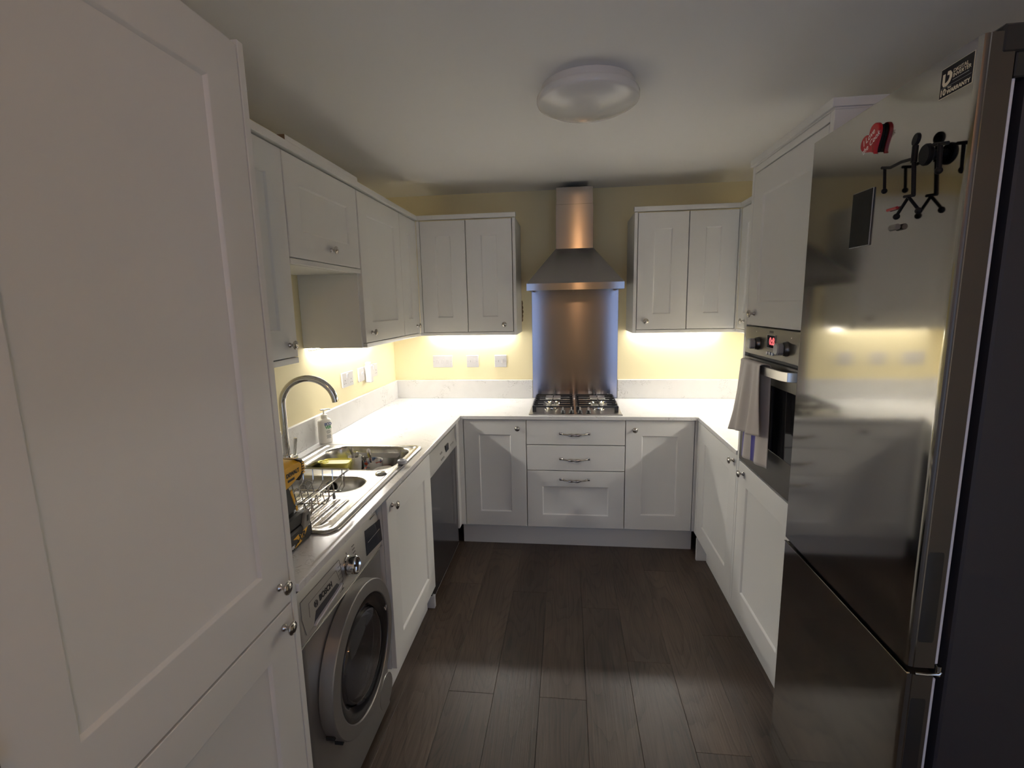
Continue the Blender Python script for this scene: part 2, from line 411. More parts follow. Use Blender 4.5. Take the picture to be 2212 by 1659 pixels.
def obj(name, mb, mat, parent=None, loc=(0, 0, 0), rot=(0, 0, 0), label=None, smooth=38):
    me = mb.mesh(name, smooth) if isinstance(mb, MB) else mb
    if not me.materials: me.materials.append(mat)
    o = bpy.data.objects.new(name, me); COL.objects.link(o)
    o.location = loc; o.rotation_euler = rot
    if parent: o.parent = parent
    if label: o['label'] = label
    return o
def root(name, label, cat, loc=(0, 0, 0), rz=0.0, group=None):
    o = bpy.data.objects.new(name, None); COL.objects.link(o); o.empty_display_size = 0.1
    o.location = loc; o.rotation_euler = (0, 0, rz)
    o['label'] = label; o['category'] = cat
    if group: o['group'] = group
    return o
def tag(o, label, cat, group=None):
    o['label'] = label; o['category'] = cat
    if group: o['group'] = group
    return o
def struct(o, label=None):
    o['kind'] = 'structure'
    if label: o['label'] = label
    return o
def text_mesh(s, size, ext=0.0004, bold=0.0, align='CENTER', space=1.0, shear=0.0):
    c = bpy.data.curves.new('lettering', 'FONT'); c.body = s; c.size = size; c.extrude = ext; c.offset = bold
    c.align_x = align; c.align_y = 'CENTER'; c.space_character = space; c.resolution_u = 3; c.shear = shear
    t = bpy.data.objects.new('lettering', c); COL.objects.link(t)
    dg = bpy.context.evaluated_depsgraph_get()
    me = bpy.data.meshes.new_from_object(t.evaluated_get(dg))
    bpy.data.objects.remove(t); bpy.data.curves.remove(c)
    me.materials.clear()
    return me
def text(name, s, size, mat, parent, loc, rot=(PI / 2, 0, 0), **kw):
    o = obj(name, text_mesh(s, size, **kw), mat, parent, loc, rot)
    return o

# ------------------------------------------------------------------ room shell
struct(obj('ceiling', MB().box(XL - .1, XR + .1, YR - .1, YB + .1, ZC, ZC + .1), M_ceil), 'off-white plastered ceiling over the kitchen')
wb = struct(obj('wall_back', MB().box(XL - .1, XR + .1, YB, YB + .1, -.02, ZC), M_wall), 'pale yellow painted wall behind the hob')
struct(obj('wall_left', MB().box(XL - .1, XL, YR, YB, -.02, ZC), M_wall), 'pale yellow painted wall behind the sink')
struct(obj('wall_right', MB().box(XR, XR + .1, YR, YB, -.02, ZC), M_wall), 'pale yellow painted wall behind the oven')
# rear wall with the glazed opening behind the camera
rw = MB()
(wa0, wb0), (wa1, wb1) = WINS
rw.box(XL - .1, wa0, YR - .1, YR, -.02, ZC); rw.box(wb0, wa1, YR - .1, YR, -.02, ZC); rw.box(wb1, XR + .1, YR - .1, YR, -.02, ZC)
for wa, wb_ in WINS:
    rw.box(wa, wb_, YR - .1, YR, -.02, WZ0); rw.box(wa, wb_, YR - .1, YR, WZ1, ZC)
struct(obj('wall_rear', rw, M_wall, smooth=0), 'pale yellow wall with two tall windows, behind the viewer')
for n_, (wa, wb_) in enumerate(WINS):
    win = root('window_%d' % (n_ + 1), 'tall window letting in blue dusk light', 'window', ((wa + wb_) / 2, YR - .05, WZ0))
    del win['category']; struct(win)
    hw = (wb_ - wa) / 2; hz = WZ1 - WZ0
    fr = MB()
    fr.box(-hw, -hw + .045, -.03, .03, 0, hz); fr.box(hw - .045, hw, -.03, .03, 0, hz)
    fr.box(-hw + .045, hw - .045, -.03, .03, hz - .045, hz); fr.box(-hw + .045, hw - .045, -.03, .03, 0, .045)
    obj('window_frame', fr, M_frame, win, smooth=0)
    obj('pane', MB().box(-hw + .045, hw - .045, -.006, .006, .045, hz - .045), M_pane, win, smooth=0)
# floor: screed with vinyl planks laid along the room
fl = struct(obj('floor', MB().box(XL - .1, XR + .1, YR - .1, YB + .1, -.1, -.006), M_dark), 'dark brown oak-look plank floor')
PW = 0.191; seam0 = -0.36
joints = {-2: -1.05, -1: -1.85, 0: -1.11, 1: -1.85, 2: -1.23, 3: -1.61, 4: -2.05, 5: -1.4}
k0 = math.floor((XL - seam0) / PW); k1 = math.floor((XR - seam0) / PW)
for k in range(k0, k1 + 1):
    xa = max(XL, seam0 + k * PW); xb = min(XR, seam0 + (k + 1) * PW)
    j = joints.get(k, -1.0 - random.random() * 1.2)
    ys = [j]
    while ys[0] < YB: ys.insert(0, ys[0] + 1.22)
    while ys[-1] > YR: ys.append(ys[-1] - 1.22)
    for a, b_ in zip(ys[:-1], ys[1:]):
        y1 = min(a, YB); y0 = max(b_, YR)
        if y1 - y0 < .02: continue
        cx, cy = (xa + xb) / 2, (y0 + y1) / 2; hx, hy = (xb - xa) / 2 - .0003, (y1 - y0) / 2 - .0003
        obj('plank', MB().box(-hx, hx, -hy, hy, -.006, 0, .0011), M_wood, fl, (cx, cy, 0), smooth=0)
# flaked paint by the left wall cabinet
chip = MB()
pts = []
for i in range(15):
    z = 1.625 - i * .0105; pts.append((-.3868 + (.006 + .008 * abs(math.sin(i * 2.1)) * (1 - abs(i - 7) / 9)), z))
poly = [(-.3868, 1.628)] + pts + [(-.3868, 1.473)]
chip.prism(poly, -.0008, .001, 'xz')
obj('flaked_paint', chip, M_chip, wb, label='patch of flaked paint beside the wall cabinet')

# ------------------------------------------------------------------ cabinet kit (local: x right, front towards -y)
T = 0.020
def shaker_mesh(w, h, f=0.097, t=T, panel=True, fz0=None, fz1=None):
    e = 0.0014; s_, d = 0.0090, 0.0085
    f0 = f if fz0 is None else fz0; f1 = f if fz1 is None else fz1
    def R(i, y, il=None):
        return [(i, y, i), (w - i, y, i), (w - i, y, h - i), (i, y, h - i)]
    def Q(a, y):
        return [(f + a, y, f0 + a), (w - f - a, y, f0 + a), (w - f - a, y, h - f1 - a), (f + a, y, h - f1 - a)]
    m = MB()
    if panel: m.rings([R(0, 0), R(0, -t + e), R(e, -t), Q(0, -t), Q(s_ * .25, -t + .0012), Q(s_ * .8, -t + d * .92), Q(s_, -t + d)])
    else: m.rings([R(0, 0), R(0, -t + e), R(e, -t)])
    return m
KNOB = MB().lathe([(.0088, 0), (.0092, -.002), (.0085, -.0045), (.0052, -.007), (.0048, -.014), (.0062, -.0185), (.0150, -.0215), (.0165, -.0235),
                   (.0165, -.0255), (.0152, -.0268), (.0146, -.0262), (.0128, -.0266), (.0122, -.0275), (.0090, -.0300), (.0045, -.0315), (.0004, -.0319)],
                  axis=(0, 1, 0), n=28).mesh('knob', 50)
KNOB.materials.append(M_nickel)
def handle_mesh():
    m = MB(); L = .089
    for sgn in (-1, 1):
        m.box(sgn * L - .011 * (sgn > 0) * 0 - .0085, sgn * L + .0085, -.006, 0, -.0075, .0075, .0015)
    path = []; rad = []
    rs = []
    N_ = 40
    for i in range(N_ + 1):
        t = -1 + 2 * i / N_; x = t * L * .93
        a = abs(t)
        y = -.004 - .021 * (1 - a ** 3.2); z = -.0045 * (1 - a * a)
        r = .0046 + .0042 * max(0, 1 - (a / .62) ** 2) + .0012 * max(0, 1 - abs(a - .86) / .08)
        tw = 5.5 * t
        ring = []
        for k in range(12):
            an = 2 * PI * k / 12
            q = 1 + .20 * math.cos(2 * (an - tw)) * (1 if a < .65 else .2)
            ring.append((x, y + math.cos(an) * r * q, z + math.sin(an) * r * q))
        rs.append(ring)
    m.rings(rs)
    return m
HANDLE = handle_mesh().mesh('handle', 50); HANDLE.materials.append(M_nickel)
def front(parent, name, x0, x1, z0, z1, panel=True, knob=None, handle=None, y=0.0, f=.097, fz0=None, fz1=None):
    x0 += .0011; x1 -= .0011; z0 += .0011; z1 -= .0011
    d = obj(name, shaker_mesh(x1 - x0, z1 - z0, f, T, panel, fz0, fz1), M_cab, parent, (x0, y, z0), smooth=30)
    if knob: obj('knob', KNOB, M_nickel, d, (knob[0] - x0, -T, knob[1] - z0))
    if handle: obj('handle', HANDLE, M_nickel, d, (handle[0] - x0, -T, handle[1] - z0))
    return d
def body(parent, w, d, h, x0=0.0, z0=0.0, mat=None, name='body', y0=0.012):
    return obj(name, MB().box(x0, x0 + w, y0, d, z0, z0 + h, .0008), mat or M_cab, parent, smooth=0)
def strip(parent, name, x0, x1, y0, y1, z0, z1, mat=None, b=.0012, label=None):
    return obj(name, MB().box(x0, x1, y0, y1, z0, z1, b), mat or M_cab, parent, smooth=0, label=label)

LEFT, RIGHT = PI / 2, -PI / 2
ZB0, ZB1 = .150, .876     # base carcass
# ---- back base run (door faces at y=-0.60)
YF = -.58
c = root('base_cabinet', 'white base cabinet with one panelled door, left of the drawers', 'cabinet', (-.757, YF, ZB0))
body(c, .439, .565, ZB1 - ZB0, .002)
front(c, 'door', .033, .4395, 0, .722, knob=(.386, .668))
strip(c, 'corner_post', 0, .0295, -T, .02, 0, .724)
strip(c, 'filler_panel', -.060, -.0005, -.083, .0, 0, .724)
c = root('drawer_unit', 'white three-drawer base unit under the gas hob', 'drawer unit', (-.316, YF, ZB0))
body(c, .622, .565, ZB1 - ZB0, .001)
front(c, 'drawer', .0015, .6225, .5595, .722, False, handle=(.308, .634))
front(c, 'drawer', .0015, .6225, .3885, .5565, False, handle=(.308, .468))
front(c, 'drawer', .0015, .6225, 0, .3855, True, handle=(.308, .331), fz0=.083, fz1=.103)
c = root('base_cabinet', 'white base cabinet with one panelled door, right of the drawers', 'cabinet', (.308, YF, ZB0))
body(c, .446, .565, ZB1 - ZB0, .002)
front(c, 'door', .0015, .418, 0, .722, knob=(.056, .664))
strip(c, 'corner_post', .4215, .4495, -T, .02, 0, .724)
# plinths
p_ = obj('plinth', MB().box(-.76, .745, -.546, -.53, 0, .148, .001), M_cab, smooth=0)
tag(p_, 'long white plinth board under the drawer run', 'plinth')
p_ = obj('plinth', MB().box(.742, .812, -.69, -.672, 0, .146, .001), M_cab, smooth=0)
tag(p_, 'short white plinth end in the right floor corner', 'plinth')
p_ = obj('plinth', MB().box(.80, .816, -1.303, -.70, 0, .146, .001), M_cab, smooth=0)
tag(p_, 'white plinth board set back under the oven-side doors', 'plinth')
p_ = obj('plinth', MB().box(-.812, -.796, -1.915, -1.315, 0, .146, .001), M_cab, smooth=0)
tag(p_, 'white plinth board set back under the sink cabinet door', 'plinth')
# ---- left base run
XFL = -.76
c = root('base_cabinet', 'white sink cabinet door beside the washing machine', 'cabinet', (XFL, -1.930, ZB0), LEFT)
cb = MB()   # hollow carcass so the bowls hang inside
cb.box(.0, .018, .0015, .60, 0, .724); cb.box(.582, .60, .0015, .60, 0, .724); cb.box(.018, .582, .0015, .60, 0, .018); cb.box(.018, .582, .582, .60, .018, .724)
obj('body', cb, M_cab, c, smooth=0)
front(c, 'door', .004, .595, 0, .720, knob=(.055, .680))
# ---- right base run
XFR = .763
c = root('base_cabinet', 'white base cabinet door between the corner and the oven housing', 'cabinet', (XFR, -.612, ZB0), RIGHT)
body(c, .688, .565, ZB1 - ZB0, .001)
front(c, 'door', .045, .692, 0, .722, knob=(.652, .688), f=.100)
strip(c, 'corner_post', 0, .0425, -T, .01, 0, .722)
# ---- tall oven housing
c = root('oven_housing', 'tall white oven housing cabinet beside the fridge', 'cabinet', (XFR, -1.306, 0), RIGHT)
cb = MB()
D_ = .57
cb.box(.024, .042, .0015, D_, .15, 2.155); cb.box(.612, .630, .0015, D_, .15, 2.155)
cb.box(.042, .612, .0015, D_, .15, .866); cb.box(.042, .612, .0015, D_, 1.487, 2.155); cb.box(.042, .612, D_ - .018, D_, .866, 1.487)
obj('body', cb, M_cab, c, smooth=0)
strip(c, 'end_panel', 0, .023, -T, D_, .15, 2.155)
strip(c, 'end_panel', .631, .654, -T, D_, .15, 2.155)
strip(c, 'plinth', .0, .654, .037, .053, 0, .1495)
front(c, 'door', .0265, .628, .15, .862, knob=(.094, .818))
front(c, 'door', .0265, .628, 1.489, 2.124, knob=(.112, 1.540))
strip(c, 'top_rail', .0265, .628, -T, .0, 2.1275, 2.154)
cn = MB().box(-.006, .660, -.030, D_, 2.160, 2.186, .0015); cn.box(.0, .654, -.02, D_, 2.155, 2.160)
obj('cornice', cn, M_cab, c, smooth=0)
# ---- tall larder in the left foreground
c = root('tall_cabinet', 'tall white larder cabinet with two panelled doors in the left foreground', 'cabinet', (-.767, -3.195, 0), LEFT)
body(c, .628, .60, 2.01, .001, .15)
front(c, 'door', .0015, .627, .869, 2.152, knob=(.582, .932), fz0=.116)
front(c, 'door', .0015, .627, .15, .8655, knob=(.584, .824), fz1=.090)
strip(c, 'end_panel', .630, .650, -T - .0005, .60, 0, 2.163)
strip(c, 'top_panel', .0, .6295, -.006, .60, 2.1605, 2.1635)
strip(c, 'plinth', .0, .63, .045, .06, 0, .148)
c = root('tall_cabinet', 'tall white cabinet at the left frame edge, only its knob showing', 'cabinet', (-.767, -3.80, 0), LEFT)
body(c, .602, .60, 2.01, .001, .15)
front(c, 'door', .002, .601, .15, 2.152, knob=(.582, 1.068))
strip(c, 'plinth', .0, .602, .045, .06, 0, .148)
# ---- wall cabinets, left run (door faces x=-1.048)
XUL = -1.068; DU = .31; ZU0, ZU1 = 1.421, 2.155
c = root('wall_cabinet', 'white wall cabinet nearest the tall larder', 'cabinet', (XUL, -2.542, ZU0), LEFT)
body(c, .625, DU, ZU1 - ZU0, .001)
front(c, 'door', .002, .6255, .002, .731, knob=(.572, .048))
strip(c, 'pelmet', .0, .6265, -T, .025, -.021, -.0003)
c = root('wall_cabinet', 'short white wall cabinet above the open recess', 'cabinet', (XUL, -1.913, 1.762), LEFT)
body(c, .612, DU, .393, .001)
front(c, 'door', .0025, .611, .022, .390, knob=(.320, .078))
strip(c, 'bottom_rail', .0, .612, -T, .0, .0, .019)
c = root('wall_cabinet', 'white wall cabinet with large door beside the open recess', 'cabinet', (XUL, -1.298, ZU0), LEFT)
body(c, .591, DU, ZU1 - ZU0, .018)
strip(c, 'end_panel', .0, .0175, -.0005, DU, -.021, ZU1 - ZU0)
front(c, 'door', .009, .5985, .002, .731, knob=(.086, .052))
c = root('wall_cabinet', 'white wall cabinet with narrow door in the left corner', 'cabinet', (XUL, -.698, ZU0), LEFT)
body(c, .312, DU, ZU1 - ZU0, .012)
front(c, 'door', .0015, .286, .002, .731, knob=(.249, .052))
strip(c, 'corner_post', .288, .326, -T, .0, .0, .733)
# ---- wall cabinets, back run (door faces y=-0.372)
YUB = -.352
c = root('wall_cabinet', 'white two-door wall cabinet left of the extractor hood', 'cabinet', (-1.046, YUB, ZU0))
body(c, .636, .335, ZU1 - ZU0, .002)
front(c, 'door', .0235, .3285, .002, .731)
front(c, 'door', .3315, .6355, .002, .731, knob=(.578, .050))
strip(c, 'corner_post', 0, .021, -T, .0, .0, .733)
strip(c, 'end_panel', .6395, .659, -T - .0005, .35, -.021, ZU1 - ZU0)
c = root('wall_cabinet', 'white two-door wall cabinet right of the extractor hood', 'cabinet', (.368, YUB, ZU0))
body(c, .622, .335, ZU1 - ZU0, .021)
front(c, 'door', .0235, .3335, .002, .731, knob=(.080, .056))
front(c, 'door', .3365, .631, .002, .731)
strip(c, 'end_panel', .0, .0195, -T - .0005, .35, -.021, ZU1 - ZU0)
strip(c, 'corner_post', .6335, .646, -T, .0, .0, .733)
# right run corner wall cabinet (door face x=1.010)
c = root('wall_cabinet', 'white wall cabinet beside the oven housing, door seen edge-on', 'cabinet', (1.030, -.372, ZU0), RIGHT)
body(c, .930, .30, ZU1 - ZU0, .003)
front(c, 'door', .012, .312, .002, .731, knob=(.14, .052))
front(c, 'door', .315, .618, .002, .731)
front(c, 'door', .621, .930, .002, .731)
# ---- cornices and pelmets
cn = MB()
cn.prism([(-2.542, 2.1585), (-2.542, 2.186), (-.362, 2.186), (-.362, 2.1585)], -1.068, -1.036, 'yz', .0015)
cn.prism([(-1.036, 2.1585), (-1.036, 2.186), (-.384, 2.186), (-.384, 2.1585)], -.384, -.352, 'xz', .0015)
tag(obj('cornice', cn, M_cab, smooth=0), 'white cornice strip along the tops of the left wall cabinets', 'cornice')
cn = MB()
cn.prism([(.364, 2.1585), (.364, 2.186), (1.036, 2.186), (1.036, 2.1585)], -.384, -.352, 'xz', .0015)
cn.prism([(-1.304, 2.1585), (-1.304, 2.186), (-.385, 2.186), (-.385, 2.1585)], .998, 1.03, 'yz', .0015)
tag(obj('cornice', cn, M_cab, smooth=0), 'white cornice strip on the wall cabinets right of the hood', 'cornice')
pm = MB()
pm.box(-1.090, -1.048, -1.2795, -.353, 1.400, 1.4207, .001); pm.box(-1.047, -.4075, -.372, -.320, 1.400, 1.4207, .001)
tag(obj('pelmet', pm, M_cab, smooth=0), 'white light pelmet under the left corner wall cabinets', 'pelmet')
pm = MB()
pm.box(.389, 1.029, -.372, -.320, 1.400, 1.4207, .001); pm.box(1.010, 1.052, -1.304, -.3735, 1.400, 1.4207, .001)
tag(obj('pelmet', pm, M_cab, smooth=0), 'white light pelmet under the wall cabinets right of the hood', 'pelmet')
# spare length of cornice lying on top of the left wall cabinets
sp_ = root('spare_board', 'loose white board lying on top of the left wall cabinets', 'board', (-1.10, -1.58, 2.186))
obj('board', MB().box(-.045, .055, -.302, .305, 0, .024, .002), M_cab, sp_, smooth=0)
obj('cut_end', MB().box(-.043, .053, -.3045, -.302, .001, .023), M_board, sp_, smooth=0, label='bare brown cut end')

# ------------------------------------------------------------------ worktop with sink cut-out, upstands
def cells(xs, ys, keep, z0, z1):
    m = MB(); V = {}
    nx, ny = len(xs) - 1, len(ys) - 1
    def vid(i, j, z):
        k = (i, j, z)
        if k not in V: V[k] = len(m.v); m.v.append((xs[i], ys[j], z1 if z else z0))
        return V[k]
    K = lambda i, j: 0 <= i < nx and 0 <= j < ny and keep(i, j)
    for i in range(nx):
        for j in range(ny):
            if not K(i, j): continue
            m.f.append((vid(i, j, 1), vid(i + 1, j, 1), vid(i + 1, j + 1, 1), vid(i, j + 1, 1)))
            m.f.append((vid(i, j, 0), vid(i, j + 1, 0), vid(i + 1, j + 1, 0), vid(i + 1, j, 0)))
            if not K(i - 1, j): m.f.append((vid(i, j, 0), vid(i, j, 1), vid(i, j + 1, 1), vid(i, j + 1, 0)))
            if not K(i + 1, j): m.f.append((vid(i + 1, j, 0), vid(i + 1, j + 1, 0), vid(i + 1, j + 1, 1), vid(i + 1, j, 1)))
            if not K(i, j - 1): m.f.append((vid(i, j, 0), vid(i + 1, j, 0), vid(i + 1, j, 1), vid(i, j, 1)))
            if not K(i, j + 1): m.f.append((vid(i, j + 1, 0), vid(i, j + 1, 1), vid(i + 1, j + 1, 1), vid(i + 1, j + 1, 0)))
    return m
xs = [XL + .001, -1.287, -.793, -.738, .738, XR - .001]
ys = [-2.543, -2.262, -1.328, -1.305, -.62, YB - .001]
def keepw(i, j):
    if i <= 2: return not (i == 1 and j == 1)
    if i == 3: return j == 4
    return j >= 3
wt = root('worktop', 'U-shaped white quartz worktop with faint grey veining', 'worktop', (0, 0, 0))
slab = cells(xs, ys, keepw, .8785, .9).mesh('slab', 0)
bm = bmesh.new(); bm.from_mesh(slab)
es = [e for e in bm.edges if len(e.link_faces) == 2 and e.calc_face_angle(0) > .5 and all(v.co.z > .89 for v in e.verts)]
bmesh.ops.bevel(bm, geom=es, offset=.0018, segments=2, profile=.5, affect='EDGES')
bm.to_mesh(slab); bm.free()
obj('slab', slab, M_quartz, wt)
UP = 1.040
def upst(x0, x1, y0, y1):
    obj('upstand', MB().box(x0, x1, y0, y1, .9003, UP, .0015), M_quartz, wt, smooth=0)
upst(XL + .001, XL + .020, -2.543, -.0215)
upst(XL + .001, -.3135, -.020, -.001)
upst(.3135, XR - .001, -.020, -.001)
upst(XR - .020, XR - .001, -1.303, -.0215)

# ------------------------------------------------------------------ under-cabinet light strips
def led(label, loc, rz, L):
    # corner profile on the wall: local x along the strip, wall at +y, diffuser slopes down and out into the room
    r_ = root('light_strip', label, 'light', loc, rz, 'under-cabinet light strips')
    h = L / 2
    hs_ = MB().prism([(0, 0), (0, .034), (-.026, .034), (-.026, .022), (-.004, .022), (-.004, 0)], -h, h, 'yz')
    obj('housing', hs_, M_white, r_, smooth=0)
    obj('diffuser', MB().prism([(-.0042, .001), (-.0042, .0218), (-.025, .0218)], -h + .002, h - .002, 'yz'), M_led, r_, smooth=0)
led('lit strip light under the wall cabinet left of the hood', (-.765, -.0005, 1.386), 0, .60)
led('lit strip light under the wall cabinet right of the hood', (.70, -.0005, 1.386), 0, .58)
led('lit strip light under the left wall cabinets by the sockets', (XL + .0005, -.86, 1.386), LEFT, .78)
led('lit strip light under the right wall cabinets by the oven', (XR - .0005, -.84, 1.386), RIGHT, .78)

# ------------------------------------------------------------------ splashback, hood, hob
sb = obj('splashback', MB().box(-.312, .312, -.0035, -.0005, .9005, 1.69, .0008), M_splash, smooth=0)
tag(sb, 'brushed stainless steel splashback panel behind the hob', 'splashback')
h = root('cooker_hood', 'stainless steel chimney extractor hood above the hob', 'extractor hood', (-.005, 0, 1.684))
hw2 = .303; lip = .043; hd = .50
lm = MB()   # lip ring with open underside
lm.rings([[(-hw2, -.001, 0), (-hw2, -hd, 0), (hw2, -hd, 0), (hw2, -.001, 0)], [(-hw2, -.001, lip), (-hw2, -hd, lip), (hw2, -hd, lip), (hw2, -.001, lip)],
          ], False, False)
lm.rings([[(-hw2 + .02, -.02, 0), (-hw2 + .02, -hd + .02, 0), (hw2 - .02, -hd + .02, 0), (hw2 - .02, -.02, 0)],
          [(-hw2 + .02, -.02, .022), (-hw2 + .02, -hd + .02, .022), (hw2 - .02, -hd + .02, .022), (hw2 - .02, -.02, .022)]], False, True)
n_ = len(lm.v)
lm.f += [(0, 1, 9, 8), (1, 2, 10, 9), (2, 3, 11, 10), (3, 0, 8, 11)]
obj('rim', lm, M_hood, h, smooth=0)
cw = .1225; cd = .25; ch0 = .276
cp = MB().rings([[(-hw2, -.001, lip), (-hw2, -hd, lip), (hw2, -hd, lip), (hw2, -.001, lip)],
                 [(-cw - .002, -.001, ch0), (-cw - .002, -cd - .002, ch0), (cw + .002, -cd - .002, ch0), (cw + .002, -.001, ch0)]], False, True)
obj('canopy', cp, M_hood, h, smooth=0)
obj('chimney', MB().box(-cw, cw, -cd, -.001, ch0, .56, .001), M_hood, h, smooth=0)
obj('upper_chimney', MB().box(-cw + .003, cw - .003, -cd + .003, -.001, .56, .668, .001), M_hood, h, smooth=0)
for sx in (-1, 1):
    fm = MB().box(sx * .13 - .115, sx * .13 + .115, -.44, -.07, .012, .0215, .001)
    obj('grease_filter', fm, M_sinksteel, h, smooth=0)
bt = MB()
for i in range(5): bt.cyl((-.06 + i * .03, -hd + .045, .021), (-.06 + i * .03, -hd + .045, .004), .007, n=12)
obj('switch_buttons', bt, M_white, h)
# hob
hb = root('gas_hob', 'four-burner stainless steel gas hob with cast iron grates', 'hob', (-.004, -.335, .9005))
obj('hob_plate', MB().box(-.295, .295, -.252, .252, 0, .006, .002), M_hob, hb, smooth=0)
burn = [(-.155, -.085, .034), (-.150, .135, .040), (.155, -.085, .028), (.160, .135, .050)]
for bx, by, br in burn:
    bo = obj('burner', MB().lathe([(br * 1.45, 0), (br * 1.4, .004), (br * 1.05, .007), (br, .016), (br * .98, .018)], (0, 0, 0), n=28), M_chrome, hb, (bx, by, .006))
    obj('burner_cap', MB().lathe([(br * .96, 0), (br * 1.0, .003), (br * .9, .0075), (.001, .0085)], (0, 0, .018), n=28), M_drillgrey, bo)
for sx in (-1, 1):
    g = MB(); x0, x1 = (sx * .008, sx * .275); 
    if x0 > x1: x0, x1 = x1, x0
    zt = .046
    cx = (x0 + x1) / 2
    # outer bars front / back, plus fingers towards each burner
    GY0, GY1 = -.188, .240
    for y in (GY0, .025, GY1): g.box(x0, x1, y - .0036, y + .0036, zt - .009, zt, .001)
    for x in (x0 + .0035, x1 - .0035): g.box(x - .0036, x + .0036, GY0, GY1, zt - .009, zt, .001)
    for yb in (-.085, .135):
        bx = [b_ for b_ in burn if (b_[0] > 0) == (sx > 0) and abs(b_[1] - yb) < .01][0][0]
        for a in (-.040, .040):
            g.box(x0, bx - .052, yb + a - .0032, yb + a + .0032, zt - .008, zt + .002, .001); g.box(bx + .052, x1, yb + a - .0032, yb + a + .0032, zt - .008, zt + .002, .001)
        g.box(bx - .003, bx + .003, yb + .030, GY1 if yb > 0 else .025, zt - .008, zt + .003, .001)
        g.box(bx - .003, bx + .003, GY0 if yb < 0 else .025, yb - .030, zt - .008, zt + .003, .001)
    for x in (x0 + .012, x1 - .012):
        for y in (GY0 + .010, .025, GY1 - .010): g.box(x - .012, x + .012, y - .006, y + .006, .006, zt - .008, .001)
    bx = (x0 + x1) / 2
    g.cyl((bx, GY1 - .004, zt - .006), (bx, GY1 + .004, zt + .028), .004, .003, 8)
    obj('grate', g, M_castiron, hb, smooth=0)
for i in range(4):
    kx = -.078 + i * .054
    ko = obj('control_knob', MB().lathe([(.017, 0), (.018, .004), (.014, .010), (.0125, .022), (.011, .0235)], n=20), M_black, hb, (kx, -.224, .006))
    obj('knob_grip', MB().box(-.0045, .0045, -.012, .012, .012, .040, .0015), M_ovenhandle, ko, smooth=0)

# ------------------------------------------------------------------ sockets and switches
def plate(name, label, loc, rz, w, hgt, group='wall plates'):
    r_ = root(name, label, 'socket' if 'socket' in name else 'switch', loc, rz, group)
    obj('plate', MB().box(-w / 2, w / 2, -.010, 0, -hgt / 2, hgt / 2, .002), M_switch, r_, smooth=0)
    return r_
def rocker(r_, x, z, w=.012, hh=.024):
    obj('rocker', MB().prism([(-.0118, -hh / 2), (-.0165, hh / 2), (-.008, hh / 2), (-.008, -hh / 2)], x - w / 2, x + w / 2, 'yz', .0006), M_switch, r_, (0, 0, z), smooth=0)
def dots(r_, pts, r=.0022):
    for x, z in pts: obj('screw', MB().cyl((x, -.0095, z), (x, -.0104, z), r, n=8), M_greyp, r_)
def socket_holes(r_, x, z):
    m = MB()
    m.box(x - .0022, x + .0022, -.0103, -.009, z + .006, z + .014); m.box(x - .0135, x - .0075, -.0103, -.009, z - .012, z - .008); m.box(x + .0075, x + .0135, -.0103, -.009, z - .012, z - .008)
    obj('pin_holes', m, M_dark, r_, smooth=0)
r_ = plate('light_switch', 'wide three-gang white switch plate on the yellow back wall', (-.998, -.0005, 1.182), 0, .150, .090)
for i in (-1, 0, 1): rocker(r_, i * .040, 0, .018, .034)
dots(r_, [(-.066, 0), (.066, 0)])
for x, lb in ((-.766, 'square white switch plate, middle of the three on the back wall'), (-.552, 'square white switch plate nearest the splashback')):
    r_ = plate('fused_switch', lb, (x, -.0005, 1.182), 0, .090, .090)
    rocker(r_, .012, .003, .018, .030); dots(r_, [(-.034, 0), (.034, 0)])
    obj('indicator', MB().box(-.018, -.014, -.0108, -.009, -.006, .008), M_greyp, r_, smooth=0)
XW = XL + .0005
for y, lb in ((-.842, 'double white wall socket nearest the tap'), (-.449, 'double white wall socket nearest the back corner')):
    r_ = plate('double_socket', lb, (XW, y, 1.174), LEFT, .146, .088)
    rocker(r_, -.008, .022, .020, .028) if y < -.6 else rocker(r_, .0, .022, .012, .026)
    socket_holes(r_, -.042, -.012); socket_holes(r_, .042, -.012)
r_ = plate('fused_switch', 'single white fused switch between the two double sockets', (XW, -.642, 1.174), LEFT, .088, .088)
rocker(r_, .004, .006, .012, .020); dots(r_, [(-.034, 0), (.034, 0)])
r_ = root('plug_adapter', 'white plug-in adapter between switch and corner socket', 'adapter', (XW, -.558, 1.150), LEFT)
obj('adapter_body', MB().box(-.022, .022, -.045, -.001, -.04, .075, .006), M_switch, r_, smooth=0)
obj('adapter_cap', MB().box(-.016, .018, -.035, -.005, .0752, .094, .004), M_white, r_, smooth=0)

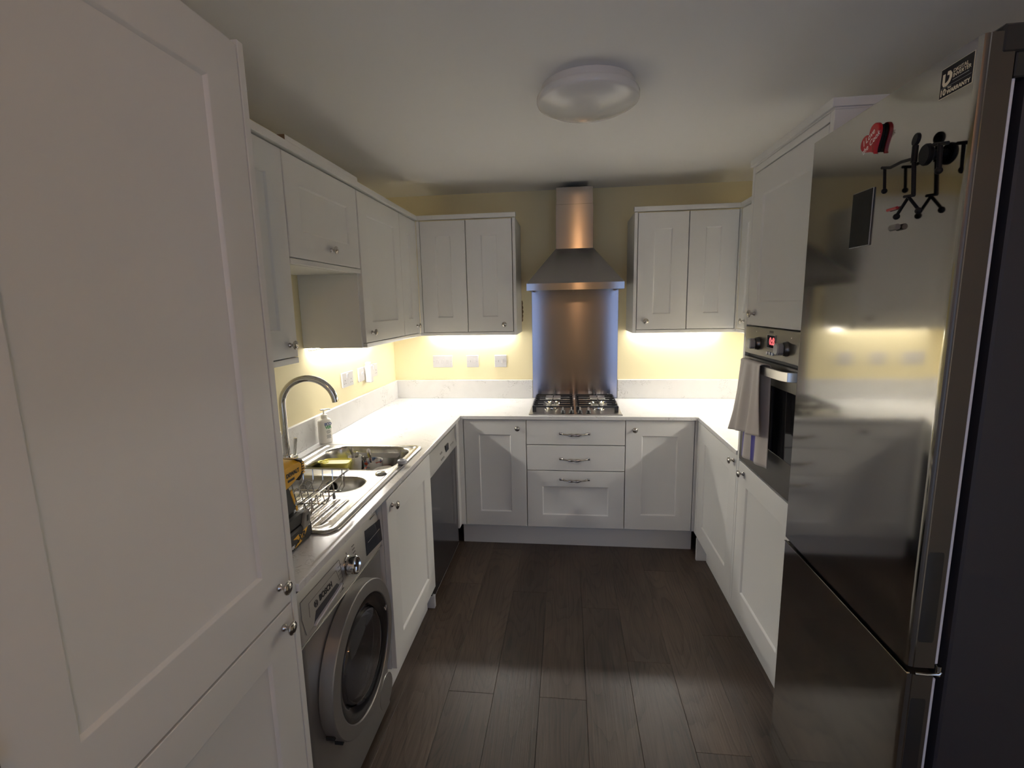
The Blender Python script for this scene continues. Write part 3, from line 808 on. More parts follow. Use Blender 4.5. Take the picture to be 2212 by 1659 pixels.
# ------------------------------------------------------------------ sink (pressed steel sheet) with drainer
SX0, SX1, SY0, SY1 = -1.300, -.778, -2.275, -1.314
def rr_sdf(x, y, cx, cy, hx, hy, r):
    qx = abs(x - cx) - hx + r; qy = abs(y - cy) - hy + r
    return math.hypot(max(qx, 0), max(qy, 0)) + min(max(qx, qy), 0) - r
def sst(a, b_, t):
    t = min(1, max(0, (t - a) / (b_ - a))); return t * t * (3 - 2 * t)
def sink_z(x, y):
    d0 = rr_sdf(x, y, (SX0 + SX1) / 2, (SY0 + SY1) / 2, (SX1 - SX0) / 2, (SY1 - SY0) / 2, .045)
    z = .9045 + .0045 * sst(-.0, -.006, d0) - .0055 * sst(-.022, -.034, d0)
    # main bowl, half bowl
    a = rr_sdf(x, y, -1.030, -1.508, .208, .166, .085)
    z -= .150 * sst(.004, -.022, a)
    z -= .003 * sst(.030, .0, a)
    b_ = rr_sdf(x, y, -1.055, -1.848, .190, .082, .078)
    z -= .095 * sst(.004, -.026, b_)
    z -= .003 * sst(.024, .0, b_)
    # ribbed drainer
    c_ = rr_sdf(x, y, -1.035, -2.105, .215, .135, .05)
    w = sst(.012, -.02, c_)
    z -= .004 * w
    fin = sst(-.02, -.035, c_) * sst(.03, .05, b_)
    z += .0038 * fin * max(0, math.cos(2 * PI * (x + 1.035) / .036)) ** 1.5
    return z
sm = MB(); NX, NY = 132, 240
gx = [SX0 + (SX1 - SX0) * i / NX for i in range(NX + 1)]; gy = [SY0 + (SY1 - SY0) * j / NY for j in range(NY + 1)]
ok = {}
def rimclip(x, y):
    # pull grid corners onto the rounded outline
    r = .045; cx = min(max(x, SX0 + r), SX1 - r); cy = min(max(y, SY0 + r), SY1 - r)
    dx, dy = x - cx, y - cy; d = math.hypot(dx, dy)
    if d > r and dx and dy: return cx + dx * r / d, cy + dy * r / d
    return x, y
for j in range(NY + 1):
    for i in range(NX + 1):
        x, y = rimclip(gx[i], gy[j]); sm.v.append((x, y, sink_z(x, y)))
for j in range(NY):
    for i in range(NX):
        a = j * (NX + 1) + i; sm.f.append((a, a + 1, a + NX + 2, a + NX + 1))
sk_me = bpy.data.meshes.new('sink_pressing'); sk_me.from_pydata(sm.v, [], sm.f)
for p in sk_me.polygons: p.use_smooth = True
sk = root('kitchen_sink', 'stainless steel one-and-a-half bowl sink with ribbed drainer', 'sink', (0, 0, 0))
obj('basin', sk_me, M_sinksteel, sk)
edge = MB(); pth = []
for cx, cy, a0 in ((SX1 - .045, SY1 - .045, 0), (SX0 + .045, SY1 - .045, 90), (SX0 + .045, SY0 + .045, 180), (SX1 - .045, SY0 + .045, 270)):
    for q in range(9):
        an = math.radians(a0 + q * 90 / 8); pth.append((cx + .045 * math.cos(an), cy + .045 * math.sin(an), .903))
edge.tube(pth, .0028, 8, True)
obj('rim_edge', edge, M_sinksteel, sk)
obj('waste_control', MB().lathe([(.024, 0), (.0245, .003), (.020, .007), (.001, .009)], n=24), M_chrome, sk, (-.836, -1.728, .9035), label='round chrome plug control')
ov = MB().lathe([(.020, 0), (.020, .004), (.015, .005), (.0135, .002), (.001, .002)], (0, 0, 0), (0, -1, .35), 20)
obj('overflow', ov, M_black, sk, (-1.035, -1.790, .862))
st = tag(obj('sink_stopper', MB().lathe([(.0165, 0), (.021, .004), (.022, .011), (.019, .017), (.012, .0185), (.009, .0165), (.008, .0125), (.001, .012)], n=24), M_foot, None, (-.785, -1.606, .9085)),
         'grey round stopper sitting on the front rim of the sink', 'stopper')

# ------------------------------------------------------------------ mixer tap
tp = root('mixer_tap', 'tall chrome swan-neck mixer tap with lever handles', 'tap', (-1.268, -1.700, .9035))
tb = MB().lathe([(.027, 0), (.027, .004), (.024, .007), (.0235, .066), (.022, .0685), (.0165, .069), (.016, .075)], n=28)
obj('tap_body', tb, M_chrome, tp)
zc_ = .288; R_ = .113
dirx, diry = math.cos(.16), math.sin(.16)
pth = [(0, 0, .07), (0, 0, .16), (0, 0, .24), (0, 0, zc_)]
for q in range(1, 25):
    an = PI - q * math.radians(176) / 24
    d = R_ + R_ * math.cos(an); pth.append((d * dirx, d * diry, zc_ + R_ * math.sin(an)))
obj('spout', MB().tube(pth, .0142, 18), M_chrome, tp)
for sg in (-1, 1):
    lv = MB(); lv.cyl((0, sg * .020, .040), (0, sg * .052, .040), .0125, n=20); lv.cyl((0, sg * .053, .040), (0, sg * .066, .040), .0115, n=20)
    lo = obj('valve', lv, M_chrome, tp)
    obj('lever', MB().cyl((0, sg * .060, .050), (.006, sg * .066, .125), .0058, .0078, 14), M_chrome, lo)

# ------------------------------------------------------------------ soap bottle
so = root('soap_bottle', 'white hand soap pump bottle behind the sink corner', 'soap bottle', (-1.318, -1.262, .9005), LEFT - .55)
rs = []
def oval(a, b_, z, n=28, e=2.6):
    return [(a * math.copysign(abs(math.cos(2 * PI * k / n)) ** (2 / e), math.cos(2 * PI * k / n)), b_ * math.copysign(abs(math.sin(2 * PI * k / n)) ** (2 / e), math.sin(2 * PI * k / n)), z) for k in range(n)]
for s_, z in ((.90, 0), (1, .005), (1, .05), (.98, .112), (.94, .121), (.74, .128), (.44, .131), (.40, .134)): rs.append(oval(.036 * s_, .023 * (s_ if s_ > .5 else s_ * 1.3), z))
obj('bottle', MB().rings(rs), M_soap, so)
obj('collar', MB().lathe([(.0155, .1335), (.016, .136), (.016, .150), (.011, .153), (.0045, .154), (.004, .172)], n=20), M_pump, so)
ph = MB().lathe([(.004, .172), (.0095, .1735), (.010, .178), (.008, .180)], n=16); ph.tube([(0, 0, .1765), (.018, -.004, .177), (.034, -.008, .175)], .0035, 8); ph.tube([(0, 0, .1765), (-.016, .003, .177)], .0045, 8)
obj('pump_head', ph, M_pump, so)
text('lettering', 'ECO', .021, M_blueprint, so, (.006, -.0236, .101), bold=.0006, space=.9)
text('lettering', 'VER', .021, M_greenprint, so, (.006, -.0236, .084), bold=.0006, space=.9)
for i, (wd, zz) in enumerate(((.020, .066), (.024, .060), (.018, .054), (.022, .043), (.026, .038), (.020, .033), (.024, .028))):
    obj('print_line', MB().box(.006 - wd / 2, .006 + wd / 2, -.0238, -.0225, zz - .0016, zz + .0016), M_greyp, so, smooth=0)

# ------------------------------------------------------------------ dishes in the main bowl
ZBW = .7555
def mug(label, loc, r, hgt, mat, tilt=(0, 0, 0), handle=None):
    m_ = root('mug', label, 'mug', loc); m_.rotation_euler = tilt
    t = .0032
    obj('cup', MB().lathe([(.001, .0), (r * .72, 0), (r * .78, .002), (r * .90, hgt * .45), (r, hgt), (r - t * .4, hgt + .0012), (r - t, hgt), (r * .88 - t, hgt * .45), (r * .72, .007), (.001, .006)], n=32), mat, m_)
    if handle is not None:
        an = handle; c_, s_ = math.cos(an), math.sin(an)
        pts = []
        for q in range(11):
            th = -PI / 2 + PI * q / 10
            rr = r * .88 + .026 * math.cos(th); pts.append((c_ * rr, s_ * rr, hgt * .52 + .028 * math.sin(th)))
        obj('mug_handle', MB().tube(pts, .0045, 8, ell=(1.3, .8)), mat, m_)
    return m_
pl_ = root('dinner_plate', 'white plate lying at the bottom of the main sink bowl', 'plate', (-1.075, -1.485, ZBW + .004))
obj('plate_dish', MB().lathe([(.001, 0), (.055, 0), (.060, .003), (.098, .014), (.100, .0155), (.097, .0165), (.058, .006), (.001, .005)], n=40), M_china, pl_)
mug('white mug with blue and red floral print holding cutlery in the sink', (-.985, -1.452, ZBW + .0175), .046, .098, M_mug, handle=-1.9)
mug('plain off-white cup leaning beside the floral mug in the sink', (-.893, -1.545, ZBW + .012), .047, .092, M_china, (.05, -.10, 0), handle=2.6)
mug('plain white mug behind the yellow tub in the sink', (-1.102, -1.397, ZBW + .022), .034, .094, M_china, (0.0, 0, 0), handle=.2)
bo = root('small_plate', 'small pale plate lying in front of the yellow tub', 'plate', (-1.050, -1.560, ZBW + .026)); bo.rotation_euler = (.06, .03, .3)
obj('plate_dish', MB().lathe([(.001, 0), (.034, 0), (.062, .008), (.063, .0095), (.060, .0100), (.034, .003), (.001, .003)], n=32), M_china, bo)
# yellow tub (rounded square tub with a lip)
tu = root('yellow_tub', 'yellow plastic food tub standing in the sink', 'tub', (-1.155, -1.492, ZBW + .0215), .2); tu.rotation_euler = (-.06, .03, .2); tu.scale = (1.12, 1.12, 1.12)
def rsq(a, z, n=32): return oval(a, a * .82, z, n, 5)
obj('tub_body', MB().rings([rsq(.044, 0), (rsq(.047, .004)), rsq(.055, .078), rsq(.059, .079), rsq(.059, .088), rsq(.056, .0885), rsq(.052, .080), rsq(.042, .006)]), M_yellowtub, tu)
obj('tub_lid', MB().rings([rsq(.0525, .0795), rsq(.0525, .0815)]), M_tublid, tu)
tbm = MB().tube([(-.05 + .020 * math.cos(a * PI / 8), -.048 * .4 + .020 * math.sin(a * PI / 8), .0900) for a in range(16)], .0032, 8, True)
obj('lid_tab', tbm, M_yellowtub, tu)
# cutlery
def cutlery(kind, label, p0, p1, roll=0.0):
    L = (Vector(p1) - Vector(p0)).length
    m_ = MB()
    # handle end at p1 (top), flattened bar that widens to a rounded end
    rs = []
    for i in range(15):
        t = i / 14; w = .0035 + .0055 * sst(.45, .92, t) - .0050 * sst(.93, 1.0, t); th = .0014 + .0006 * t
        if kind == 'spoon': w += .016 * max(0, 1 - ((t - .10) / .12) ** 2) ** .5 if abs(t - .10) < .12 else 0
        rs.append([(w, th, t * L), (0, th * 1.7, t * L), (-w, th, t * L), (-w, -th, t * L), (0, -th * 1.7, t * L), (w, -th, t * L)])
    m_.rings(rs)
    z = (Vector(p1) - Vector(p0)).normalized(); q = Vector((0, 0, 1)).rotation_difference(z)
    o = obj(kind if kind != 'spoon' else 'spoon', m_, M_nickel, None, p0)
    o.rotation_mode = 'QUATERNION'; from mathutils import Quaternion
    o.rotation_quaternion = q @ Quaternion((0, 0, 1), roll)
    return tag(o, label, kind, 'cutlery in the sink')
cutlery('fork', 'fork handle leaning highest out of the floral mug', (-.985, -1.440, ZBW + .03), (-1.012, -1.440, .925), .4)
cutlery('spoon', 'spoon handle leaning left in the floral mug', (-.988, -1.462, ZBW + .03), (-1.022, -1.478, .897), .2)
cutlery('knife', 'knife handle in front of the taller fork in the floral mug', (-.978, -1.455, ZBW + .035), (-1.004, -1.456, .912), -.3)
cutlery('fork', 'fork standing behind the yellow tub', (-1.102, -1.397, ZBW + .035), (-1.118, -1.404, .925), .6)
cutlery('spoon', 'spoon leaning right beside the yellow tub', (-1.103, -1.400, ZBW + .035), (-1.080, -1.416, .900), .5)

# ------------------------------------------------------------------ wire dish rack
rk = root('dish_rack', 'chrome wire dish rack standing on the drainer', 'dish rack', (0, 0, .908))
RX0, RX1, RY0, RY1, RZ = -1.235, -.872, -2.268, -1.940, .089
wr = .0022
rail = MB().tube([(RX0, RY0, RZ), (RX1 - .012, RY0, RZ), (RX1 - .003, RY0 + .003, RZ), (RX1, RY0 + .012, RZ), (RX1, RY1 - .012, RZ), (RX1 - .003, RY1 - .003, RZ), (RX1 - .012, RY1, RZ), (RX0, RY1, RZ)], .0034, 8, True)
obj('top_rail', rail, M_wire, rk)
nb = 9
zb = .022
for i in range(nb):
    x = RX0 + .020 + i * (RX1 - RX0 - .05) / (nb - 1)
    pth = [(x, RY1, RZ), (x, RY1 - .001, zb + .024), (x, RY1 - .010, zb + .012), (x, RY1 - .045, zb), (x, RY0 + .050, zb), (x, RY0 + .010, zb + .010), (x, RY0 + .001, zb + .024), (x, RY0, RZ)]
    obj('cross_wire', MB().tube(pth, wr, 6), M_wire, rk)
# plate divider loops
for x in (RX1 - .045, RX1 - .125, RX1 - .205):
    for i in range(6):
        y = RY1 - .070 - i * .038
        lp = MB().tube([(x + .016, y, zb), (x + .010, y - .002, zb + .040), (x, y - .004, zb + .046), (x - .010, y - .006, zb + .040), (x - .014, y - .010, zb)], .0019, 6)
        obj('plate_divider', lp, M_wire, rk)
for y in (RY1 - .045, (RY0 + RY1) / 2, RY0 + .05):
    obj('base_wire', MB().tube([(RX0, y, RZ), (RX0 + .002, y, zb + .018), (RX0 + .014, y, zb - .003), (RX1 - .016, y, zb - .003), (RX1 - .002, y, zb + .018), (RX1, y, RZ)], .0026, 6), M_wire, rk)
for x in (RX0 + .03, RX1 - .035):
    for y in (RY0 + .05, RY1 - .065):
        obj('foot', MB().lathe([(.0055, 0), (.006, .004), (.0045, .022), (.0030, .024)], n=10), M_greyp, rk, (x, y, -.004))

# ------------------------------------------------------------------ cordless drill (side faces the room)
dr = root('cordless_drill', 'yellow and black cordless drill standing on its battery', 'drill', (-.880, -2.352, .9005), LEFT)
# local: x = towards the rear of the drill (+y world), front side = -y, z up
def sideprism(poly, t, bev=.006): return MB().prism(poly, -t, t, 'xz', bev)
batt = [(-.062, .006), (-.056, 0), (.062, 0), (.074, .012), (.074, .046), (.066, .056), (-.060, .056), (-.064, .050)]
bt_ = obj('battery', sideprism(batt, .038, .006), M_drillblack, dr)
yb_ = -.0385
obj('battery_flash', MB().prism([(-.030, .008), (.006, .012), (.030, .026), (.048, .044), (.020, .040), (.012, .032), (-.006, .040), (-.034, .036), (-.012, .028), (-.004, .020)], yb_ - .0004, yb_ + .001, 'xz'), M_drillyellow, bt_, smooth=0)
text('lettering', 'XR', .030, M_blackprint, bt_, (.008, yb_ - .0006, .026), bold=.001, shear=.3)
text('lettering', '18V', .013, M_whiteprint, bt_, (-.040, yb_ - .0002, .014), bold=.0004)
text('lettering', '4.0Ah', .012, M_whiteprint, bt_, (.046, yb_ - .0002, .046), bold=.0004)
obj('release_clip', MB().prism([(.020, .040), (.058, .044), (.066, .076), (.058, .092), (.036, .090), (.026, .066)], -.041, -.030, 'xz', .002), M_drillgrey, dr)
obj('clip_slot', MB().prism([(.040, .060), (.050, .060), (.052, .078), (.042, .078)], -.0416, -.040, 'xz'), M_dark, dr)
foot_ = [(-.060, .0565), (.064, .0565), (.066, .080), (.050, .092), (.020, .098), (-.040, .096), (-.060, .085)]
obj('drill_foot', sideprism(foot_, .033, .006), M_drillblack, dr)
grip = [(-.034, .094), (.026, .098), (.036, .108), (.030, .135), (.016, .165), (.006, .182), (.002, .194), (-.052, .196), (-.050, .170), (-.040, .135)]
gr_ = obj('grip', sideprism(grip, .0185, .008), M_drillblack, dr)
obj('grip_accent', MB().prism([(.004, .166), (.014, .170), (.026, .132), (.020, .120)], -.0196, -.017, 'xz', .0008), M_drillyellow, gr_)
obj('grip_accent', MB().prism([(.024, .112), (.034, .114), (.036, .098), (.028, .098)], -.0196, -.017, 'xz', .0008), M_drillyellow, gr_)
hous = [(-.085, .196), (-.020, .180), (.010, .184), (.052, .196), (.066, .210), (.066, .244), (.050, .256), (-.020, .260), (-.085, .252)]
ho = obj('motor_housing', sideprism(hous, .031, .012), M_drillyellow, dr)
obj('rear_cap', MB().prism([(.040, .190), (.062, .203), (.070, .214), (.070, .240), (.060, .253), (.034, .258), (.040, .249), (.052, .240), (.052, .210)], -.0325, .0325, 'xz', .004), M_drillblack, dr)
vn = MB()
for i in range(5): vn.box(.0555, .0675, -.0333, -.032, .206 + i * .008, .210 + i * .008)
obj('vent_slots', vn, M_drillyellow, dr, smooth=0)
text('lettering', 'DEWALT', .0165, M_blackprint, ho, (.006, -.0316, .224), bold=.0006)
obj('model_strip', MB().box(-.022, .012, -.0318, -.030, .204, .211), M_blackprint, ho, smooth=0)
obj('gearbox', MB().prism([(-.120, .198), (-.080, .192), (-.060, .200), (-.060, .250), (-.080, .256), (-.120, .250)], -.029, .029, 'xz', .008), M_drillblack, dr)
ck = MB().lathe([(.024, -.118), (.024, -.135), (.021, -.150), (.014, -.168), (.010, -.172)], (0, 0, .224), (1, 0, 0), 24)
obj('chuck', ck, M_drillblack, dr)
obj('trigger', sideprism([(-.052, .150), (-.040, .146), (-.038, .178), (-.056, .178)], .012, .003), M_black, dr)

# ------------------------------------------------------------------ washing machine
wm = root('washing_machine', 'silver front-loading washing machine under the sink worktop', 'washing machine', (-.768, -2.522, 0), LEFT)
WW, WD, WH = .592, .56, .8455
# front skin with rounded vertical edges
def roundpanel(x0, x1, z0, z1, y0, y1, r):
    pts = [(x0, y1)]
    for q in range(7):
        a = PI + q * PI / 12; pts.append((x0 + r + r * math.cos(a), y0 + r + r * math.sin(a)))
    for q in range(7):
        a = 1.5 * PI + q * PI / 12; pts.append((x1 - r + r * math.cos(a), y0 + r + r * math.sin(a)))
    pts.append((x1, y1))
    return MB().prism(pts, z0, z1, 'xy')
obj('casing', MB().box(.004, WW - .004, .03, WD, .02, WH - .004, .004), M_washer, wm, smooth=0)
obj('front_panel', roundpanel(0, WW, .02, .688, 0, .04, .03), M_washer, wm)
# control panel, leaning back slightly at the top
cpm = MB()
prof = [(.0, .692), (-.004, .700), (-.004, .720), (.004, .815), (.012, .838), (.030, .8445), (.06, .8445), (.06, .692)]
cpn = []
for x, ins in ((0, .012), (.006, .004), (.02, 0), (WW - .02, 0), (WW - .006, .004), (WW, .012)):
    cpn.append([(x, y + ins if y < .05 else y, z) for y, z in prof])
cpm.rings(cpn)
obj('control_panel', cpm, M_washer2, wm)
lean = math.atan2(.008, .095)
def on_panel(name, mb, mat, x, z, parent=wm, lift=.0006):
    t = (z - .720) / .095; y = -.004 + .008 * t - lift
    return obj(name, mb, mat, parent, (x, y, z), (-lean, 0, 0), smooth=0)
drw = on_panel('detergent_drawer', MB().prism([(-.113, -.050), (.100, -.050), (.118, -.020), (.112, .047), (-.116, .047), (-.122, .0)], -.001, .004, 'xz', .0008), M_washer2, .142, .766)
ol = MB().tube([(.020, 0, .716), (.012, 0, .77), (.021, 0, .820), (.258, 0, .820), (.264, 0, .77), (.256, 0, .716)], .0009, 6)
ol2 = MB().tube([(-.085, -.0014, -.016), (-.080, -.0014, .022), (.085, -.0014, .026), (.096, -.0014, -.010)], .0007, 6)
obj('drawer_line', ol2, M_greyprint, drw)
ol3 = MB().tube([(-.113, -.0014, -.050), (-.122, -.0014, .0), (-.116, -.0014, .047), (.112, -.0014, .047), (.118, -.0014, -.020), (.100, -.0014, -.050)], .0008, 6)
obj('drawer_line', ol3, M_greyprint, drw)
obj('grip_recess', MB().prism([(-.070, -.046), (-.052, -.018), (.078, -.012), (.090, -.024), (.080, -.030)], -.0016, .001, 'xz'), M_recess, drw, smooth=0)
obj('grip_lip', MB().prism([(-.074, -.050), (.088, -.034), (.100, -.024), (.062, -.030), (-.064, -.043)], -.009, .001, 'xz', .001), M_rubber, drw, smooth=0)
bl = obj('brand_lettering', text_mesh('BOSCH', .0235, bold=.0009), M_blackprint, drw, (.012, -.0018, .003), (PI / 2, 0, 0))
lg = MB().tube([(.0095 * math.cos(a * PI / 12), 0, .0095 * math.sin(a * PI / 12)) for a in range(24)], .0009, 6, True)
lg.box(-.0045, -.0030, -.0006, .0006, -.0062, .0062); lg.box(.0030, .0045, -.0006, .0006, -.0062, .0062); lg.box(-.004, .004, -.0006, .0006, -.0008, .0008)
obj('brand_emblem', lg, M_blackprint, drw, (-.046, -.0016, .0005))
dk = on_panel('programme_dial', MB().lathe([(.034, 0), (.034, -.004), (.0305, -.006), (.0295, -.030), (.028, -.032), (.025, -.0325), (.022, -.027), (.001, -.026)], axis=(0, 1, 0), n=36), M_chrome, .306, .766)
for p in dk.data.polygons: p.use_smooth = True
dk.data.set_sharp_from_angle(angle=.6)
obj('dial_fin', MB().prism([(-.006, -.024), (.004, -.024), (.008, -.006), (.002, .006), (.006, .024), (-.004, .024), (-.008, .006), (-.002, -.006)], -.031, -.025, 'xz', .001), M_chrome, dk)
mk = MB()
for i in range(7):
    mk.box(-.055 - .020 + i * .0012, -.048 + i * .0010, -.0010, .0006, -.050 + i * .013 - .0014, -.050 + i * .013 + .0014)
    mk.box(.046 - i * .0008, .066 - i * .0012, -.0010, .0006, -.030 + i * .012 - .0011, -.030 + i * .012 + .0011)
mk.box(-.001, .001, -.001, .0006, .038, .044)
on_panel('programme_print', mk, M_greyprint, .306, .766)
sc_ = on_panel('display', MB().prism([(-.073, -.042), (.070, -.052), (.074, .030), (-.060, .046)], -.0012, .002, 'xz'), M_blackgloss, .515, .766)
obj('display_line', MB().box(-.05, .058, -.0018, -.0010, -.003, -.0012), M_greyp, sc_, smooth=0)
on_panel('model_print', MB().box(-.02, .02, -.0010, .0006, -.002, .002), M_greyp, .535, .829)
obj('chrome_seam', MB().box(.004, WW - .004, -.0045, .01, .6885, .6915, .0008), M_chrome, wm, smooth=0)
# porthole door
pc = (.297, .452)
dcx = root('porthole', '', '', (pc[0], 0, pc[1])); dcx.parent = wm
del dcx['label'], dcx['category']
RO = .238
ring = MB().lathe([(.205, .0), (RO - .004, 0), (RO, -.004), (RO, -.043), (RO - .0025, -.046), (.197, -.050), (.1945, -.048), (.190, -.030), (.186, .0)], axis=(0, 1, 0), n=96, close=False)
obj('porthole_ring', ring, M_washer, dcx, smooth=24)
obj('inner_ring', MB().lathe([(.1942, -.046), (.192, -.047), (.165, -.041), (.150, -.030), (.146, -.014), (.144, .0), (.186, .0), (.190, -.02)], axis=(0, 1, 0), n=80, close=False), M_blackgloss, dcx)
obj('door_glass', MB().lathe([(.147, -.026), (.142, -.040), (.118, -.053), (.075, -.062), (.001, -.066), (.001, -.061), (.074, -.057), (.115, -.048), (.136, -.036), (.141, -.024)], axis=(0, 1, 0), n=72), M_doorglass, dcx)
obj('drum', MB().lathe([(.143, -.002), (.140, .02), (.001, .0205)], axis=(0, 1, 0), n=48), M_recess, dcx)
nt_ = MB()
for a in (208, 226):
    an = math.radians(a); cx_, cz_ = (RO + .001) * math.cos(an), (RO + .001) * math.sin(an)
    nt_.box(cx_ - .006, cx_ + .004, -.030, -.004, cz_ - .006, cz_ + .006)
obj('ring_notch', nt_, M_dark, dcx, smooth=0)
vm = MB().tube([(-.010, 0, .010), (0, 0, -.008), (.010, 0, .010)], .0012, 6)
obj('door_mark', vm, M_whiteprint, dcx, (.178, -.0475, .050))
obj('filter_cover', MB().lathe([(.064, -.0015), (.066, .001), (.001, .002)][::1] and [(.066, .0005), (.064, -.0018), (.001, -.0018)], axis=(0, 1, 0), n=32), M_washer, wm, (.540, -.0002, .098))
obj('plinth_foot', MB().box(.02, WW - .02, .02, .3, 0, .02), M_black, wm, smooth=0)

# ------------------------------------------------------------------ dishwasher
dw = root('dishwasher', 'freestanding dishwasher with dark steel door and silver control strip', 'dishwasher', (-.772, -1.276, 0), LEFT)
obj('casing', MB().box(.004, .608, .02, .56, .06, .862, .002), M_greyp, dw, smooth=0)
obj('door', MB().box(.0, .612, -.004, .02, .052, .708, .003), M_dwdoor, dw, smooth=0)
dp = MB(); prof = [(-.006, .7105), (-.012, .716), (-.0125, .735), (-.004, .765), (.0, .800), (.0, .832), (.02, .834), (.02, .7105)]
dp.rings([[(x, y, z) for y, z in prof] for x in (0, .612)])
dpo = obj('control_strip', dp, M_dwpanel, dw)
obj('trim_rail', MB().box(0, .612, .004, .02, .8365, .8720, .001), M_cab, dw, smooth=0)
for i, x in enumerate((.235, .262, .289)): obj('button', MB().cyl((x, -.010, .742), (x, -.014, .742), .0065, n=14), M_chrome, dpo)
for i, x in enumerate((.245, .272)): obj('button', MB().cyl((x, -.003, .775), (x, -.0075, .775), .0065, n=14), M_chrome, dpo)
obj('display', MB().box(.355, .425, -.0095, -.001, .748, .788, .001), M_blackgloss, dpo, smooth=0)
for x in (.475, .505, .535): obj('button', MB().cyl((x, -.006, .760), (x, -.0095, .760), .0055, n=14), M_chrome, dpo)
obj('door_edge_strip', MB().box(.0, .612, -.005, .004, .046, .051, .001), M_chrome, dw, smooth=0)
obj('kick_plate', MB().box(.01, .60, .045, .06, 0, .052), M_dark, dw, smooth=0)
obj('foot', MB().box(-.028, -.002, -.012, .035, 0, .070, .002), M_foot, dw, smooth=0)
obj('foot_pad', MB().box(-.026, -.004, .0, .028, .0702, .082, .001), M_black, dw, smooth=0)

# ------------------------------------------------------------------ built-in oven (in the housing)
ov_ = root('built_in_oven', 'built-in stainless steel single oven with black glass door', 'oven', (XFR, -1.348, .868), RIGHT)
OW = .568
obj('cavity_box', MB().box(.004, OW - .004, .004, .50, .004, .612), M_dark, ov_, smooth=0)
fx0, fx1 = -.015, .583
obj('control_panel', MB().box(fx0, fx1, -.022, .0025, .500, .617, .0015), M_oven, ov_, smooth=0)
obj('vent_gap', MB().box(fx0 + .004, fx1 - .004, -.006, .0025, .486, .4985), M_dark, ov_, smooth=0)
obj('door_frame_top', MB().box(fx0, fx1, -.022, .0025, .396, .4855, .0015), M_oven, ov_, smooth=0)
obj('door_glass', MB().box(fx0, fx1, -.0225, .0025, .142, .3955, .001), M_ovenglass, ov_, smooth=0)
obj('door_frame_bottom', MB().box(fx0, fx1, -.022, .0025, .004, .1415, .0015), M_oven, ov_, smooth=0)
for x in (.135, .405):
    kk = obj('control_knob', MB().lathe([(.027, 0), (.027, -.004), (.0255, -.006), (.024, -.016), (.001, -.016)], axis=(0, 1, 0), n=24), M_oven, ov_, (x, -.022, .550))
    obj('knob_grip', MB().prism([(-.021, -.012), (-.012, -.021), (.012, -.021), (.021, -.012), (.021, .012), (.012, .021), (-.012, .021), (-.021, .012)], -.040, -.016, 'xz', .004), M_greyp, kk)
ds = obj('clock', MB().box(-.038, .038, -.0245, -.021, -.024, .024, .001), M_blackgloss, ov_, (.268, 0, .567), smooth=0)
bz = MB(); bz.box(-.040, .040, -.0247, -.022, .024, .0262); bz.box(-.040, .040, -.0247, -.022, -.0262, -.024); bz.box(-.0402, -.038, -.0247, -.022, -.024, .024); bz.box(.038, .0402, -.0247, -.022, -.024, .024)
obj('clock_bezel', bz, M_greyp, ds, smooth=0)
text('clock_digits', '0:8', .040, M_digit, ds, (.010, -.0247, 0), bold=.0012)
for i in range(3): obj('button', MB().cyl((.242 + i * .025, -.021, .520), (.242 + i * .025, -.0275, .520), .0062, n=14), M_white, ov_)
bm2 = MB()
for i_ in range(3): bm2.box(.245 + i_ * .013, .255 + i_ * .013, -.0224, -.0215, .600, .609)
obj('brand_mark', bm2, M_blackprint, ov_, smooth=0)
for x, z in ((.112, .598), (.440, .592)): obj('indicator', MB().cyl((x, -.0215, z), (x, -.0228, z), .0028, n=10), M_whiteprint, ov_)
hm = []; y0_ = -.022
HZ0, HZ1 = .444, .478
path = [(.045, y0_), (.046, y0_ - .018), (.056, y0_ - .036), (.085, y0_ - .046), (.16, y0_ - .050), (.283, y0_ - .052), (.406, y0_ - .050), (.480, y0_ - .046), (.510, y0_ - .036), (.520, y0_ - .018), (.521, y0_)]
inner = [(.060, y0_), (.061, y0_ - .014), (.068, y0_ - .026), (.090, y0_ - .035), (.16, y0_ - .039), (.283, y0_ - .041), (.406, y0_ - .039), (.476, y0_ - .035), (.498, y0_ - .026), (.505, y0_ - .014), (.506, y0_)]
hp = MB().prism(path + inner[::-1], HZ0, HZ1, 'xy', .0012)
obj('handle', hp, M_ovenhandle, ov_)

